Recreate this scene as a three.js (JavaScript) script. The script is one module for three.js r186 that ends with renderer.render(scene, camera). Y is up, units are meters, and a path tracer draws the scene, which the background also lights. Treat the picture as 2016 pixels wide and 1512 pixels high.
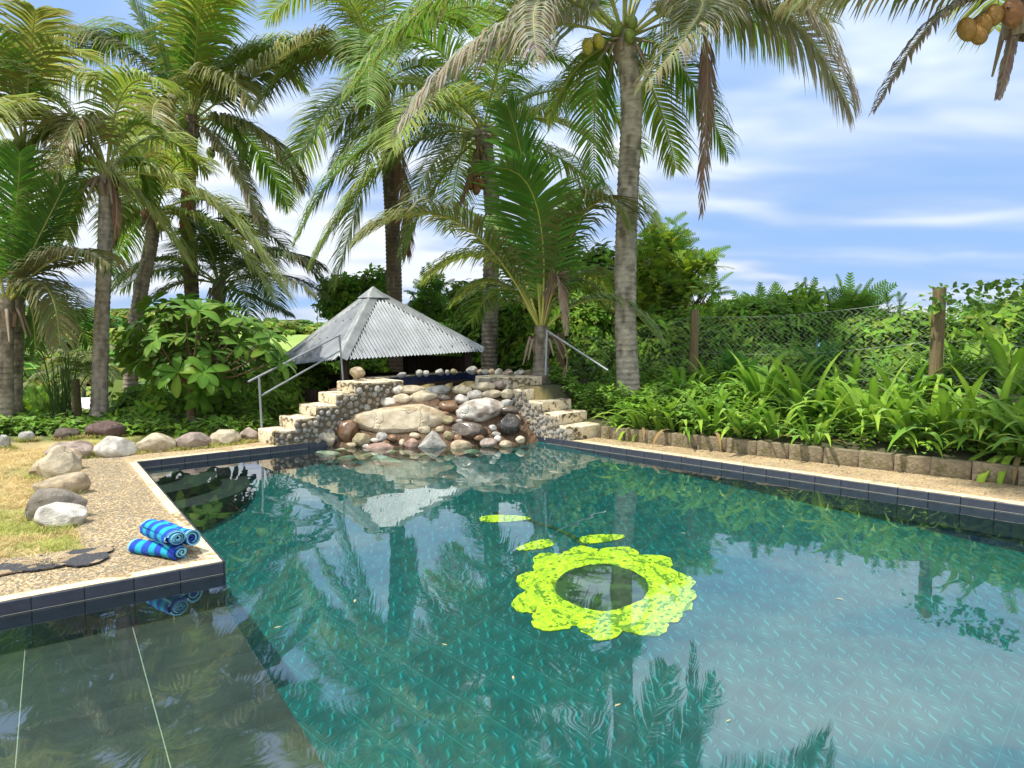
import * as THREE from 'three';
import { mergeGeometries, mergeVertices } from 'three/addons/utils/BufferGeometryUtils.js';

// ---------------------------------------------------------------- camera, sky, sun, exposure
const F = 1398, CX = 1008, CY = 756, HY = 645, H = 1.7, WATER = -0.09;
const scene = new THREE.Scene();
const camera = new THREE.PerspectiveCamera(2 * Math.atan(CY / F) * 180 / Math.PI, 4 / 3, 0.05, 9000);
const PITCH = Math.atan((CY - HY) / F);
camera.position.set(0, H, 0); camera.rotation.x = -PITCH;
const renderer = new THREE.WebGLRenderer({ antialias: true });
renderer.toneMapping = THREE.LinearToneMapping; renderer.toneMappingExposure = 1.48;
renderer.shadowMap.enabled = true;
const SUN = new THREE.Vector3(-0.64, 1.4, 0.26).normalize();
const sun = new THREE.DirectionalLight(new THREE.Color(1, 0.945, 0.85), 4.2);
sun.name = 'sun'; sun.position.copy(SUN).multiplyScalar(60); sun.castShadow = true; sun.shadow.radius = 2.4;
Object.assign(sun.shadow.camera, { left: -25, right: 25, top: 25, bottom: -25, near: 1, far: 140 });
sun.shadow.mapSize.set(2048, 2048); scene.add(sun);

// ---------------------------------------------------------------- helpers
const V = (x, y, z) => new THREE.Vector3(x, y, z);
const lerp = (a, b, t) => a + (b - a) * t, clamp = (x, a = 0, b = 1) => Math.min(b, Math.max(a, x));
const sst = (a, b, x) => { const t = clamp((x - a) / (b - a)); return t * t * (3 - 2 * t); };
function rng(seed) { let a = seed * 2654435761 >>> 0; return () => { a = a + 0x6D2B79F5 | 0; let t = Math.imul(a ^ a >>> 15, 1 | a); t = t + Math.imul(t ^ t >>> 7, 61 | t) ^ t; return ((t ^ t >>> 14) >>> 0) / 4294967296; }; }
const hash = (x, y, z) => { let h = Math.imul(x, 374761393) ^ Math.imul(y, 668265263) ^ Math.imul(z, 2147483647 ^ 1274126177); h = Math.imul(h ^ h >>> 13, 1274126177); return ((h ^ h >>> 16) >>> 0) / 4294967296; };
function noise(x, y, z, per = 0) {
  const X = Math.floor(x), Y = Math.floor(y), Z = Math.floor(z), f = x - X, g = y - Y, h = z - Z;
  const u = f * f * (3 - 2 * f), v = g * g * (3 - 2 * g), w = h * h * (3 - 2 * h), m = per ? (a) => ((a % per) + per) % per : (a) => a;
  const x0 = m(X), x1 = m(X + 1), y0 = m(Y), y1 = m(Y + 1);
  return lerp(lerp(lerp(hash(x0, y0, Z), hash(x1, y0, Z), u), lerp(hash(x0, y1, Z), hash(x1, y1, Z), u), v), lerp(lerp(hash(x0, y0, Z + 1), hash(x1, y0, Z + 1), u), lerp(hash(x0, y1, Z + 1), hash(x1, y1, Z + 1), u), v), w);
}
function fbm(x, y, z, o = 4, per = 0) { let s = 0, a = 0.5, n = 0; for (let i = 0; i < o; i++) { s += a * noise(x, y, z + i * 17.3, per); n += a; a *= 0.5; x *= 2; y *= 2; z *= 2; if (per) per *= 2; } return s / n; }
// a point of the place from its bearing in the photograph: at a distance (depth), or on a level plane (height)
const fw = V(0, -Math.sin(PITCH), -Math.cos(PITCH)), up = V(0, Math.cos(PITCH), -Math.sin(PITCH));
const ray = (x, y) => fw.clone().addScaledVector(V(1, 0, 0), (x - CX) / F).addScaledVector(up, -(y - CY) / F);
const at = (x, y, d) => { const r = ray(x, y); return V(0, H, 0).addScaledVector(r, -d / r.z); };
const on = (x, y, h = 0) => { const r = ray(x, y); return V(0, H, 0).addScaledVector(r, (h - H) / r.y); };

const used = {};
function numbered(name) { const n = used[name] = (used[name] ?? -1) + 1; return n ? `${name}_${String(n).padStart(3, '0')}` : name; }
function tag(o, label, category, group, kind) { if (label) o.userData.label = label; if (category) o.userData.category = category; if (group) o.userData.group = group; if (kind) o.userData.kind = kind; return o; }
function mesh(name, geo, m, parent) { const o = new THREE.Mesh(geo, m); o.name = name; o.castShadow = o.receiveShadow = true; parent.add(o); return o; }
const top = (name, geo, m, label, category, group, kind) => tag(mesh(numbered(name), geo, m, scene), label, category, group, kind);
function group(name, pos, label, category, grp, kind) { const g = new THREE.Group(); g.name = numbered(name); if (pos) g.position.copy(pos); scene.add(g); return tag(g, label, category, grp, kind); }
const lin = (hex) => new THREE.Color(hex);
function paint(geo, fn) { const p = geo.attributes.position, c = new Float32Array(p.count * 3); for (let i = 0; i < p.count; i++) { const q = fn(p.getX(i), p.getY(i), p.getZ(i), i); c[i * 3] = q.r ?? q[0]; c[i * 3 + 1] = q.g ?? q[1]; c[i * 3 + 2] = q.b ?? q[2]; } geo.setAttribute('color', new THREE.BufferAttribute(c, 3)); return geo; }
const mixc = (a, b, t) => [lerp(a[0], b[0], t), lerp(a[1], b[1], t), lerp(a[2], b[2], t)];
// box-projected uv in metres
function boxUV(geo, s = 1) {
  const g = geo.index ? geo.toNonIndexed() : geo, p = g.attributes.position, uv = new Float32Array(p.count * 2), a = V(), b = V(), c = V();
  for (let i = 0; i < p.count; i += 3) {
    a.fromBufferAttribute(p, i); b.fromBufferAttribute(p, i + 1); c.fromBufferAttribute(p, i + 2);
    const n = b.clone().sub(a).cross(c.clone().sub(a)), x = Math.abs(n.x), y = Math.abs(n.y), z = Math.abs(n.z);
    [a, b, c].forEach((v, k) => { const q = y >= x && y >= z ? [v.x, v.z] : x >= z ? [v.z, v.y] : [v.x, v.y]; uv[(i + k) * 2] = q[0] * s; uv[(i + k) * 2 + 1] = q[1] * s; });
  }
  g.setAttribute('uv', new THREE.BufferAttribute(uv, 2)); return g;
}
function box(w, h, d, x = 0, y = 0, z = 0, ry = 0) { const g = new THREE.BoxGeometry(w, h, d); if (ry) g.rotateY(ry); g.translate(x, y, z); return boxUV(g); }
// a box with chamfered edges, standing on its middle
function cham(w, h, d, c = 0.006) {
  const s = new THREE.Shape(), x = w / 2 - c, y = h / 2 - c; s.moveTo(-x, -y); s.lineTo(x, -y); s.lineTo(x, y); s.lineTo(-x, y); s.closePath();
  const g = new THREE.ExtrudeGeometry(s, { depth: d - 2 * c, bevelEnabled: true, bevelThickness: c, bevelSize: c, bevelSegments: 1 }); g.translate(0, 0, -d / 2 + c); return boxUV(g);
}
function slab(poly, y0, y1, bevel = 0) {
  const s = new THREE.Shape(poly.map(([x, z]) => new THREE.Vector2(x, -z)));
  const g = new THREE.ExtrudeGeometry(s, { depth: y1 - y0 - 2 * bevel, bevelEnabled: bevel > 0, bevelThickness: bevel, bevelSize: bevel, bevelOffset: -bevel, bevelSegments: 2 });
  g.rotateX(-Math.PI / 2); g.translate(0, y0 + bevel, 0); return boxUV(g);
}
function tube(pts, r, seg = 8, rad = 6, closed = false) {
  const c = pts.length > 2 ? new THREE.CatmullRomCurve3(pts) : new THREE.LineCurve3(pts[0], pts[1]); const rr = typeof r === 'function' ? r : () => r;
  const g = new THREE.TubeGeometry(c, seg, 1, rad, closed), p = g.attributes.position, q = V();
  for (let i = 0; i <= seg; i++) { const o = c.getPointAt(i / seg), R = rr(i / seg); for (let j = 0; j <= rad; j++) { const k = i * (rad + 1) + j; q.fromBufferAttribute(p, k).sub(o).multiplyScalar(R).add(o); p.setXYZ(k, q.x, q.y, q.z); } }
  return g;
}
function strip(list) { // merge geometries that may differ in index and attributes
  const keep = ['position', 'normal', 'uv', 'color']; const has = keep.filter((k) => list.every((g) => g.attributes[k]));
  return mergeGeometries(list.map((g) => { const n = g.index ? g.toNonIndexed() : g.clone(); for (const k of Object.keys(n.attributes)) if (!has.includes(k)) n.deleteAttribute(k); return n; }));
}

// ---------------------------------------------------------------- textures
function tex(n, fn, srgb = false, m = n) {
  const d = new Uint8Array(n * m * 4);
  for (let j = 0; j < m; j++) for (let i = 0; i < n; i++) { const c = fn(i / n, j / m, i, j), k = (j * n + i) * 4; if (typeof c === 'number') d[k] = d[k + 1] = d[k + 2] = clamp(c) * 255; else { d[k] = clamp(c[0]) * 255; d[k + 1] = clamp(c[1]) * 255; d[k + 2] = clamp(c[2]) * 255; } d[k + 3] = 255; }
  const t = new THREE.DataTexture(d, n, m); t.wrapS = t.wrapT = THREE.RepeatWrapping; t.magFilter = THREE.LinearFilter; t.minFilter = THREE.LinearMipmapLinearFilter; t.generateMipmaps = true; if (srgb) t.colorSpace = THREE.SRGBColorSpace; t.needsUpdate = true; return t;
}
const rep = (t, x, y = x) => { const c = t.clone(); c.repeat.set(x, y); c.needsUpdate = true; return c; };
const grain = tex(512, (u, v) => fbm(u * 16, v * 16, 3, 5, 16));
const grainC = tex(512, (u, v) => { const a = fbm(u * 8, v * 8, 9, 5, 8), b = noise(u * 128, v * 128, 4, 128); const k = 0.9 + 0.3 * (a - 0.5) + 0.12 * (b - 0.5); return [k, k, k * 0.99]; }, true);
// river-gravel surface of the deck: stones by nearest cell point
function cells(u, v, n, seed) {
  const x = u * n, y = v * n, X = Math.floor(x), Y = Math.floor(y); let d1 = 9, d2 = 9, id = 0;
  for (let j = -1; j <= 1; j++) for (let i = -1; i <= 1; i++) { const a = ((X + i) % n + n) % n, b = ((Y + j) % n + n) % n, px = X + i + 0.15 + 0.7 * hash(a, b, seed), py = Y + j + 0.15 + 0.7 * hash(a, b, seed + 1), d = Math.hypot(px - x, (py - y) * 1.15); if (d < d1) { d2 = d1; d1 = d; id = hash(a, b, seed + 2); } else if (d < d2) d2 = d; }
  return [d1, d2, id];
}
const aggC = tex(1024, (u, v) => { const [d1, d2, id] = cells(u, v, 64, 5), e = sst(0.02, 0.16, d2 - d1), s = 0.86 + 0.28 * (id - 0.5), w = id > 0.86 ? [0.74, 0.7, 0.66] : id < 0.2 ? [0.72, 0.6, 0.42] : [0.86, 0.77, 0.6]; const k = fbm(u * 6, v * 6, 2, 4, 6); return mixc([0.74, 0.66, 0.52], [w[0] * s, w[1] * s, w[2] * s], e).map((c) => c * (0.9 + 0.26 * k)); }, true);
const aggB = tex(1024, (u, v) => { const [d1, d2] = cells(u, v, 64, 5); return sst(0, 0.3, d2 - d1) * 0.8 + 0.2 * noise(u * 256, v * 256, 1, 256); });
const stainC = tex(512, (u, v) => { const a = fbm(u * 5, v * 5, 21, 5, 5), b = fbm(u * 24, v * 24, 8, 3, 24); const d = sst(0.5, 0.68, a * 0.62 + b * 0.42); return mixc([0.86, 0.8, 0.68], [0.33, 0.29, 0.2], d).map((c) => c * (0.85 + 0.3 * b)); }, true);
const stainE = tex(512, (u, v) => { const a = fbm(u * 5, v * 5, 23, 5, 5), b = fbm(u * 30, v * 30, 9, 3, 30); return mixc([0.93, 0.88, 0.76], [0.6, 0.52, 0.4], sst(0.52, 0.7, a * 0.6 + b * 0.45)); }, true);
const petalC = tex(512, (u, v) => { const a = fbm(u * 10, v * 26, 23, 4, 0 || 10), b = noise(u * 70, v * 70, 9, 70), c = fbm(u * 3, v * 3, 5, 3, 3), m = sst(0.55, 0.65, a * 0.62 + b * 0.22 + c * 0.2); const [d1, d2, id] = cells(u, v, 36, 90), g = sst(0.02, 0.12, d2 - d1), t = mixc([0.92, 0.9, 0.17], [0.8, 0.88, 0.18], id).map((q) => q * (0.86 + 0.24 * hash(Math.floor(id * 999), 3, 1))); return mixc([0.5, 0.58, 0.22], mixc(t, [0.34, 0.47, 0.1], Math.max(m * 0.85, id > 0.93 ? 0.8 : 0)), g); }, true);
const discC = tex(256, (u, v) => mixc([0.3, 0.42, 0.3], [0.52, 0.62, 0.42], sst(0.45, 0.62, fbm(u * 9, v * 9, 14, 4, 9))), true);
const matC = tex(512, (u, v) => { const a = fbm(u * 5, v * 5, 71, 5, 5), b = noise(u * 120, v * 30, 3, 120), p = sst(0.53, 0.57, a); return mixc([0.2 + 0.08 * b, 0.2 + 0.08 * b, 0.21 + 0.08 * b], [0.62, 0.54, 0.42].map((c) => c * (0.8 + 0.3 * b)), p); }, true);
const mossC = tex(512, (u, v) => { const a = fbm(u * 6, v * 6, 31, 5, 6), b = fbm(u * 40, v * 40, 18, 3, 40); return mixc(mixc([0.68, 0.63, 0.53], [0.42, 0.37, 0.28], sst(0.46, 0.7, a)), [0.45, 0.44, 0.27], sst(0.62, 0.76, fbm(u * 9, v * 9, 77, 4, 9)) * 0.6).map((c) => c * (0.82 + 0.36 * b)); }, true);
const rockB = tex(512, (u, v) => { const a = fbm(u * 4, v * 4, 51, 5, 4), c = Math.abs(fbm(u * 3, v * 3, 61, 4, 3) - 0.5), p = noise(u * 90, v * 90, 7, 90); return 0.55 * a + 0.35 * sst(0, 0.03, c) + 0.1 * p; });
const barkB = tex(256, (u, v) => 0.6 * fbm(u * 8, v * 32, 6, 4, 8) + 0.4 * noise(u * 64, v * 8, 2, 64));
const rippleB = tex(512, (u, v) => fbm(u * 6, v * 6, 41, 3, 6) * 0.7 + 0.3 * noise(u * 24, v * 24, 13, 24));
// cast relief of the pool floor tile: wavy raised welts, the same on every tile
const welts = [[0.3, 0.36, 0.2, 0.05, 0.9], [0.36, 0.7, 0.1, 0.03, 1.3], [0.68, 0.28, 0.13, 0.035, 0.6], [0.72, 0.68, 0.22, 0.055, 1.0], [0.5, 0.88, 0.1, 0.03, 0.4], [0.14, 0.82, 0.1, 0.035, 1.5], [0.87, 0.12, 0.09, 0.03, 1.1], [0.52, 0.5, 0.08, 0.025, 1.9]];
const tileB = tex(256, (u, v) => { let h = 0.25 + 0.16 * fbm(u * 4, v * 4, 3, 3, 4); for (const [x, y, l, w, a] of welts) { const dx = u - x, dy = v - y, p = dx * Math.cos(a) + dy * Math.sin(a), q = -dx * Math.sin(a) + dy * Math.cos(a) + 0.035 * Math.sin(p * 15); h += 0.5 * Math.exp(-((p / l) ** 2) - ((q / w) ** 2)); } return h; });
const tileC = tex(256, (u, v) => { let h = 0; for (const [x, y, l, w, a] of welts) { const dx = u - x, dy = v - y, p = dx * Math.cos(a) + dy * Math.sin(a), q = -dx * Math.sin(a) + dy * Math.cos(a) + 0.035 * Math.sin(p * 15); h += Math.exp(-((p / l) ** 2) - ((q / w) ** 2) * 2.2); } const k = 0.82 + 0.3 * (fbm(u * 6, v * 6, 9, 3, 6) - 0.5); return mixc([0.4 * k, 0.7 * k, 0.69 * k], [1, 1, 1], clamp(h * 1.2 - 0.2) * 0.9); }, true);
const slateB = tex(256, (u, v) => 0.7 * fbm(u * 5, v * 3, 15, 5, 5) + 0.3 * fbm(u * 3, v * 20, 8, 3, 3));

// ---------------------------------------------------------------- materials
const std = (o) => new THREE.MeshStandardMaterial(o), phy = (o) => new THREE.MeshPhysicalMaterial(o);
const M = {
  deck: std({ map: rep(aggC, 1 / 1.1), bumpMap: rep(aggB, 1 / 1.1), bumpScale: 0.003, roughness: 0.9, color: lin('#e4dfd6') }),
  edge: std({ map: rep(stainE, 0.8), bumpMap: rep(grain, 2), bumpScale: 0.003, roughness: 0.9, color: lin('#e2dccf') }),
  pebble: std({ roughness: 0.75, color: 0xffffff }),
  step: std({ map: rep(stainC, 1.1), bumpMap: rep(grain, 3), bumpScale: 0.012, roughness: 0.95 }),
  block: std({ map: rep(mossC, 1.0), bumpMap: rep(grain, 4), bumpScale: 0.008, roughness: 0.95, color: lin('#bdbab2') }),
  rock: std({ vertexColors: true, map: rep(grainC, 1.4), bumpMap: rep(rockB, 1.1), bumpScale: 0.03, roughness: 0.85 }),
  wetrock: phy({ vertexColors: true, map: rep(grainC, 1.4), bumpMap: rep(rockB, 1.1), bumpScale: 0.025, roughness: 0.35, clearcoat: 0.5, clearcoatRoughness: 0.15 }),
  mortar: std({ map: rep(grainC, 1.2), bumpMap: rep(grain, 1.5), bumpScale: 0.05, roughness: 0.8, color: lin('#634c36') }),
  coping: std({ color: lin('#343b49'), bumpMap: rep(slateB, 3), bumpScale: 0.006, map: rep(grainC, 2), roughness: 0.5 }),
  navy: std({ color: lin('#2a3358'), roughness: 0.25, map: rep(grainC, 2) }),
  grout: std({ color: lin('#9b9888'), roughness: 0.9 }),
  tile: std({ map: tileC, bumpMap: tileB, bumpScale: 0.012, roughness: 0.5, color: lin('#068789') }),
  shelf: std({ map: rep(grainC, 1.1), bumpMap: rep(slateB, 1.5), bumpScale: 0.006, roughness: 0.55, color: lin('#373836') }),
  bed: std({ color: lin('#5c5a52'), roughness: 0.9 }),
  galv: phy({ color: lin('#c3c7cc'), metalness: 0.55, roughness: 0.42, bumpMap: rep(grain, 1.2), bumpScale: 0.003, map: rep(grainC, 0.9) }),
  roof: phy({ color: lin('#757b82'), metalness: 0.25, roughness: 0.38, map: rep(grainC, 0.7) }),
  pipe: std({ color: lin('#9aa0a4'), metalness: 0.6, roughness: 0.45, bumpMap: rep(grain, 4), bumpScale: 0.002 }),
  darkwood: std({ color: lin('#3b2c22'), map: rep(grainC, 2), bumpMap: rep(barkB, 2), bumpScale: 0.006, roughness: 0.85 }),
  post: std({ color: lin('#8a7858'), map: rep(grainC, 2, 0.6), bumpMap: rep(barkB, 3, 0.8), bumpScale: 0.012, roughness: 0.95 }),
  wire: std({ color: lin('#b4bab6'), metalness: 0.5, roughness: 0.5 }),
  bark: std({ vertexColors: true, map: rep(grainC, 2, 3), bumpMap: rep(barkB, 2, 4), bumpScale: 0.014, roughness: 0.95 }),
  frond: phy({ vertexColors: true, transmission: 0.48, roughness: 1, specularIntensity: 0.4, clearcoat: 0.35, clearcoatRoughness: 0.35, side: THREE.DoubleSide }),
  dry: phy({ vertexColors: true, transmission: 0.2, roughness: 1, side: THREE.DoubleSide }),
  rachis: std({ vertexColors: true, roughness: 0.6 }),
  leaf: phy({ vertexColors: true, transmission: 0.42, roughness: 1, specularIntensity: 0.35, clearcoat: 0.1, clearcoatRoughness: 0.3, side: THREE.DoubleSide }),
  nut: std({ vertexColors: true, roughness: 0.5, bumpMap: rep(grain, 1), bumpScale: 0.004 }),
  stem: std({ color: lin('#6d5a41'), map: rep(grainC, 3), bumpMap: rep(barkB, 3), bumpScale: 0.006, roughness: 0.95 }),
  ground: std({ vertexColors: true, map: rep(grainC, 1.1), bumpMap: rep(grain, 1.3), bumpScale: 0.03, roughness: 1 }),
  terry: phy({ vertexColors: true, bumpMap: rep(grain, 12), bumpScale: 0.006, roughness: 1, sheen: 0.5, sheenRoughness: 0.6 }),
  mat: std({ map: rep(matC, 1.6), bumpMap: rep(grain, 6), bumpScale: 0.012, roughness: 0.85 }),
  white: std({ color: lin('#e4e2dc'), map: rep(grainC, 0.7), roughness: 0.7 }),
  glass: std({ color: lin('#1f2a2e'), roughness: 0.15 }),
  sea: std({ color: lin('#3f6d9c'), roughness: 0.3, bumpMap: rep(grain, 0.05), bumpScale: 0.2 }),
  mosaic: std({ map: rep(petalC, 0.9), roughness: 0.5 }), mosaicDark: std({ map: rep(discC, 1.2), color: lin('#74866c'), roughness: 0.5 }),
  water: phy({ color: lin('#e9fffb'), transmission: 1, thickness: 0, roughness: 0.02, ior: 2.3, bumpMap: rep(rippleB, 1 / 3.6, 1 / 2.8), bumpScale: 0.0015, side: THREE.DoubleSide }),
  spawater: phy({ color: lin('#d5e8f5'), transmission: 1, thickness: 0, roughness: 0.02, ior: 1.4, bumpMap: rep(rippleB, 0.5), bumpScale: 0.004, side: THREE.DoubleSide }),
};
const G = { // linear leaf tones
  frond: [[0.2, 0.31, 0.03], [0.29, 0.37, 0.05], [0.13, 0.26, 0.025], [0.37, 0.41, 0.09]],
  young: [[0.1, 0.25, 0.022], [0.15, 0.3, 0.025]],
  dead: [[0.27, 0.17, 0.09], [0.33, 0.25, 0.17], [0.2, 0.11, 0.06]],
  pale: [[0.36, 0.34, 0.22], [0.42, 0.4, 0.3]],
};

// ---------------------------------------------------------------- the sky: blue air under veils and streaks of cloud
{
  const W = 2048, N = 1024, d = new Float32Array(W * N * 4);
  for (let j = 0; j < N; j++) {
    const el = ((j + 0.5) / N - 0.5) * Math.PI, y = Math.sin(el), c = Math.cos(el);
    for (let i = 0; i < W; i++) {
      const az = ((i + 0.5) / W - 0.5) * 2 * Math.PI, x = Math.cos(az) * c, z = Math.sin(az) * c, k = (j * W + i) * 4;
      let col;
      if (y < -0.02) col = [0.3, 0.45, 0.62];
      else {
        const e = clamp(y), q = 1 / (e + 0.11), px = x * q, pz = z * q;
        col = mixc([0.33, 0.48, 0.71], [0.14, 0.3, 0.62], Math.pow(e, 0.4));
        const wx = fbm(px * 0.7 + 5, pz * 0.7, 2, 3) - 0.5;
        const veil = fbm(px * 0.42 + wx * 1.2 + 3.1, pz * 1.0 + wx, 7, 5), thin = fbm(px * 1.6 + wx * 2, pz * 3.4, 19, 4), puff = fbm(px * 1.1 + 9, pz * 1.1 + 4, 31, 5);
        const bright = 0.5 - 0.5 * x * 0.9; // clouds are thicker on the side of the sun
        let a = sst(0.28 - 0.16 * bright - 0.12 * e, 0.58, veil) * 0.92 + 0.4 * (thin - 0.46);
        a = Math.max(a, sst(0.55, 0.72, puff) * 0.85 * sst(0.02, 0.2, e));
        const lit = mixc([0.42, 0.52, 0.72], [0.8, 0.84, 0.9], sst(0.34, 0.62, thin * 0.55 + veil * 0.55)).map((c) => c * (0.76 + 0.92 * e));
        col = mixc(col, lit, clamp(a));
        if (y < 0) col = mixc(col, [0.3, 0.45, 0.62], -y / 0.02);
      }
      d[k] = col[0]; d[k + 1] = col[1]; d[k + 2] = col[2]; d[k + 3] = 1;
    }
  }
  const t = new THREE.DataTexture(d, W, N, THREE.RGBAFormat, THREE.FloatType); t.mapping = THREE.EquirectangularReflectionMapping; t.magFilter = t.minFilter = THREE.LinearFilter; t.needsUpdate = true;
  scene.background = t; scene.environment = t;
}

// ---------------------------------------------------------------- plan of the pool (x, z), from the photograph's bearings on the deck level
const P2 = (v) => [v.x, v.z], add = (p, d, k) => [p[0] + d[0] * k, p[1] + d[1] * k];
const C = [-2.113, -5.064], LB = [-4.78, -8.924], BL = [-2.916, -10.542], RA = [1, -10.494];
const dB = [0.755, -0.655], nB = [-0.655, -0.755], dR = [0.718, 0.696], nR = [0.696, -0.718], dF = [-0.812, 0.584], dL = [-0.568, -0.823], dS = [0.543, 0.84];
const cross2 = (p, a, q, b) => { const k = ((q[0] - p[0]) * b[1] - (q[1] - p[1]) * b[0]) / (a[0] * b[1] - a[1] * b[0]); return add(p, a, k); };
const BK = cross2(LB, dB, RA, dR), RF = add(RA, dR, 11.4), FL = add(C, dF, 5.04);
const NEAR = -0.75, NR = [RF[0], NEAR], NL = [-5.3, NEAR];
const poolPoly = [C, LB, BK, RF, NR, NL, FL];
const PA = [1.352, -10.886], dP = [0.778, 0.628], nP = [0.628, -0.778];
const distP = (x, z) => (x - PA[0]) * nP[0] + (z - PA[1]) * nP[1], distB = (x, z) => (x - LB[0]) * nB[0] + (z - LB[1]) * nB[1], distR = (x, z) => (x - RA[0]) * nR[0] + (z - RA[1]) * nR[1];
function inside(poly, x, z) { let r = false; for (let i = 0, j = poly.length - 1; i < poly.length; j = i++) { const [a, b] = poly[i], [c, e] = poly[j]; if ((b > z) !== (e > z) && x < (c - a) * (z - b) / (e - b) + a) r = !r; } return r; }
const deckLeft = [C, LB, BL, add(BL, nB, 0.62), [-4.16, -10.0], [-5.63, -9.06], [-3.70, -5.92], [-3.267, -5.3], [-3.778, -5.12], [-7.4, -2.55], FL];
const pit = [[-2.6, -5.3], add(LB, [-0.34, 0.02], 1), add(BK, [0, -0.25], 1), [RF[0] + 0.3, RF[1] - 0.3], [RF[0] + 0.3, 0.3], [-6.6, 0.3], [-6.9, -2.55]];
const HUT = [-2.83, -14.5];
function ground(x, z) {
  if (inside(pit, x, z)) return -1.9;
  const p = distP(x, z), b = distB(x, z); let h = -0.02;
  if (p <= 0.14 && distR(x, z) > -0.4 && b < -1.6) h = -0.3;
  if (p > 0.14 && distR(x, z) > 0.3) {
    h = 0.17 + 0.33 * sst(0, 2.2, p); if (p > 2.42) h = 0.7; if (p > 7) h = 0.7 - (p - 7) * 0.16;
  }
  const lawn = b > 0 ? b : 0;
  if (p <= 0.02 || x < 1.2) {
    let f = lawn > 4.6 ? -Math.min(7, (lawn - 4.6) * 0.2) : 0; h = p > 0.02 ? Math.min(h, lerp(f, h, sst(-1, 1.2, x))) : h + f;
  }
  const m = Math.hypot(x + 0.55, (z + 12.6)); h = Math.max(h, lerp(-8, 0.74, 1 - sst(1.5, 3.2, m)));
  h = lerp(h, -1.25, 1 - sst(1.9, 2.7, Math.hypot(x - HUT[0], z - HUT[1])) );
  h += (fbm(x * 0.6, z * 0.6, 1, 3) - 0.5) * (lawn > 1.6 || p > 0.1 ? 0.16 : 0.05);
  // far land: a valley on one side that climbs to a hill, and a fall to the sea on the other
  const D = Math.hypot(x, z); if (D > 24) {
    const a = z < 0 ? x / -z : (x < 0 ? -3 : 3), crest = a < -0.55 ? 4.6 : a < -0.3 ? lerp(1.6, 4.6, (-0.3 - a) / 0.25) : a < 0.1 ? lerp(-6, 1.6, (0.1 - a) / 0.4) : lerp(-6, -26, clamp((a - 0.1) / 0.3));
    const hill = D < 70 ? lerp(-5, -7, (D - 24) / 46) : D < 235 ? lerp(-7, crest, Math.pow(sst(55, 240, D), 0.9)) : crest - (D - 235) * 0.08;
    h = lerp(h, Math.max(hill, -30) + (fbm(x * 0.03, z * 0.03, 5, 4) - 0.5) * 5 * sst(30, 120, D) * (a < 0.1 ? 1 : 0.3), sst(24, 46, D));
  }
  return h;
}
{
  const A = 288, radii = []; for (let r = 0.2; r < 16; r += 0.2) radii.push(r); for (let r = 16; r < 760; r *= 1.085) radii.push(r);
  const cx = -0.5, cz = -7.5, pos = [cx, -1.9, cz], idx = [], n = radii.length;
  for (const r of radii) for (let i = 0; i < A; i++) { const a = i / A * 2 * Math.PI, x = cx + Math.cos(a) * r, z = cz + Math.sin(a) * r; pos.push(x, ground(x, z), z); }
  for (let i = 0; i < A; i++) idx.push(0, 1 + (i + 1) % A, 1 + i);
  for (let k = 0; k < n - 1; k++) for (let i = 0; i < A; i++) { const p = 1 + k * A + i, q = 1 + k * A + (i + 1) % A; idx.push(p, q, p + A, q, q + A, p + A); }
  const g = new THREE.BufferGeometry(); g.setAttribute('position', new THREE.Float32BufferAttribute(pos, 3)); g.setIndex(idx); g.computeVertexNormals();
  g.setAttribute('uv', new THREE.Float32BufferAttribute(Array.from({ length: pos.length / 3 }, (_, i) => [pos[i * 3] * 0.5, pos[i * 3 + 2] * 0.5]).flat(), 2));
  paint(g, (x, y, z) => {
    const D = Math.hypot(x, z), n1 = fbm(x * 0.9, z * 0.9, 4, 4), b = distB(x, z);
    let c = mixc([0.5, 0.38, 0.17], [0.3, 0.29, 0.09], sst(0.45, 0.68, n1));
    if (distP(x, z) > 0) c = mixc([0.09, 0.07, 0.045], [0.07, 0.09, 0.03], n1);
    if (b > 2.6 && distP(x, z) <= 0) c = mixc(c, [0.1, 0.13, 0.035], sst(2.2, 3.4, b + n1 - 0.5));
    if (D > 20) c = mixc(c, mixc([0.24, 0.38, 0.06], [0.36, 0.46, 0.1], fbm(x * 0.05, z * 0.05, 8, 4)), sst(20, 30, D));
    return c;
  });
  tag(mesh('ground', g, M.ground, scene), null, null, null, 'structure');
  const s = new THREE.CircleGeometry(8000, 96); s.rotateX(-Math.PI / 2); s.translate(0, -27, 0); tag(mesh('sea', s, M.sea, scene), null, null, null, 'structure');
}

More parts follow.
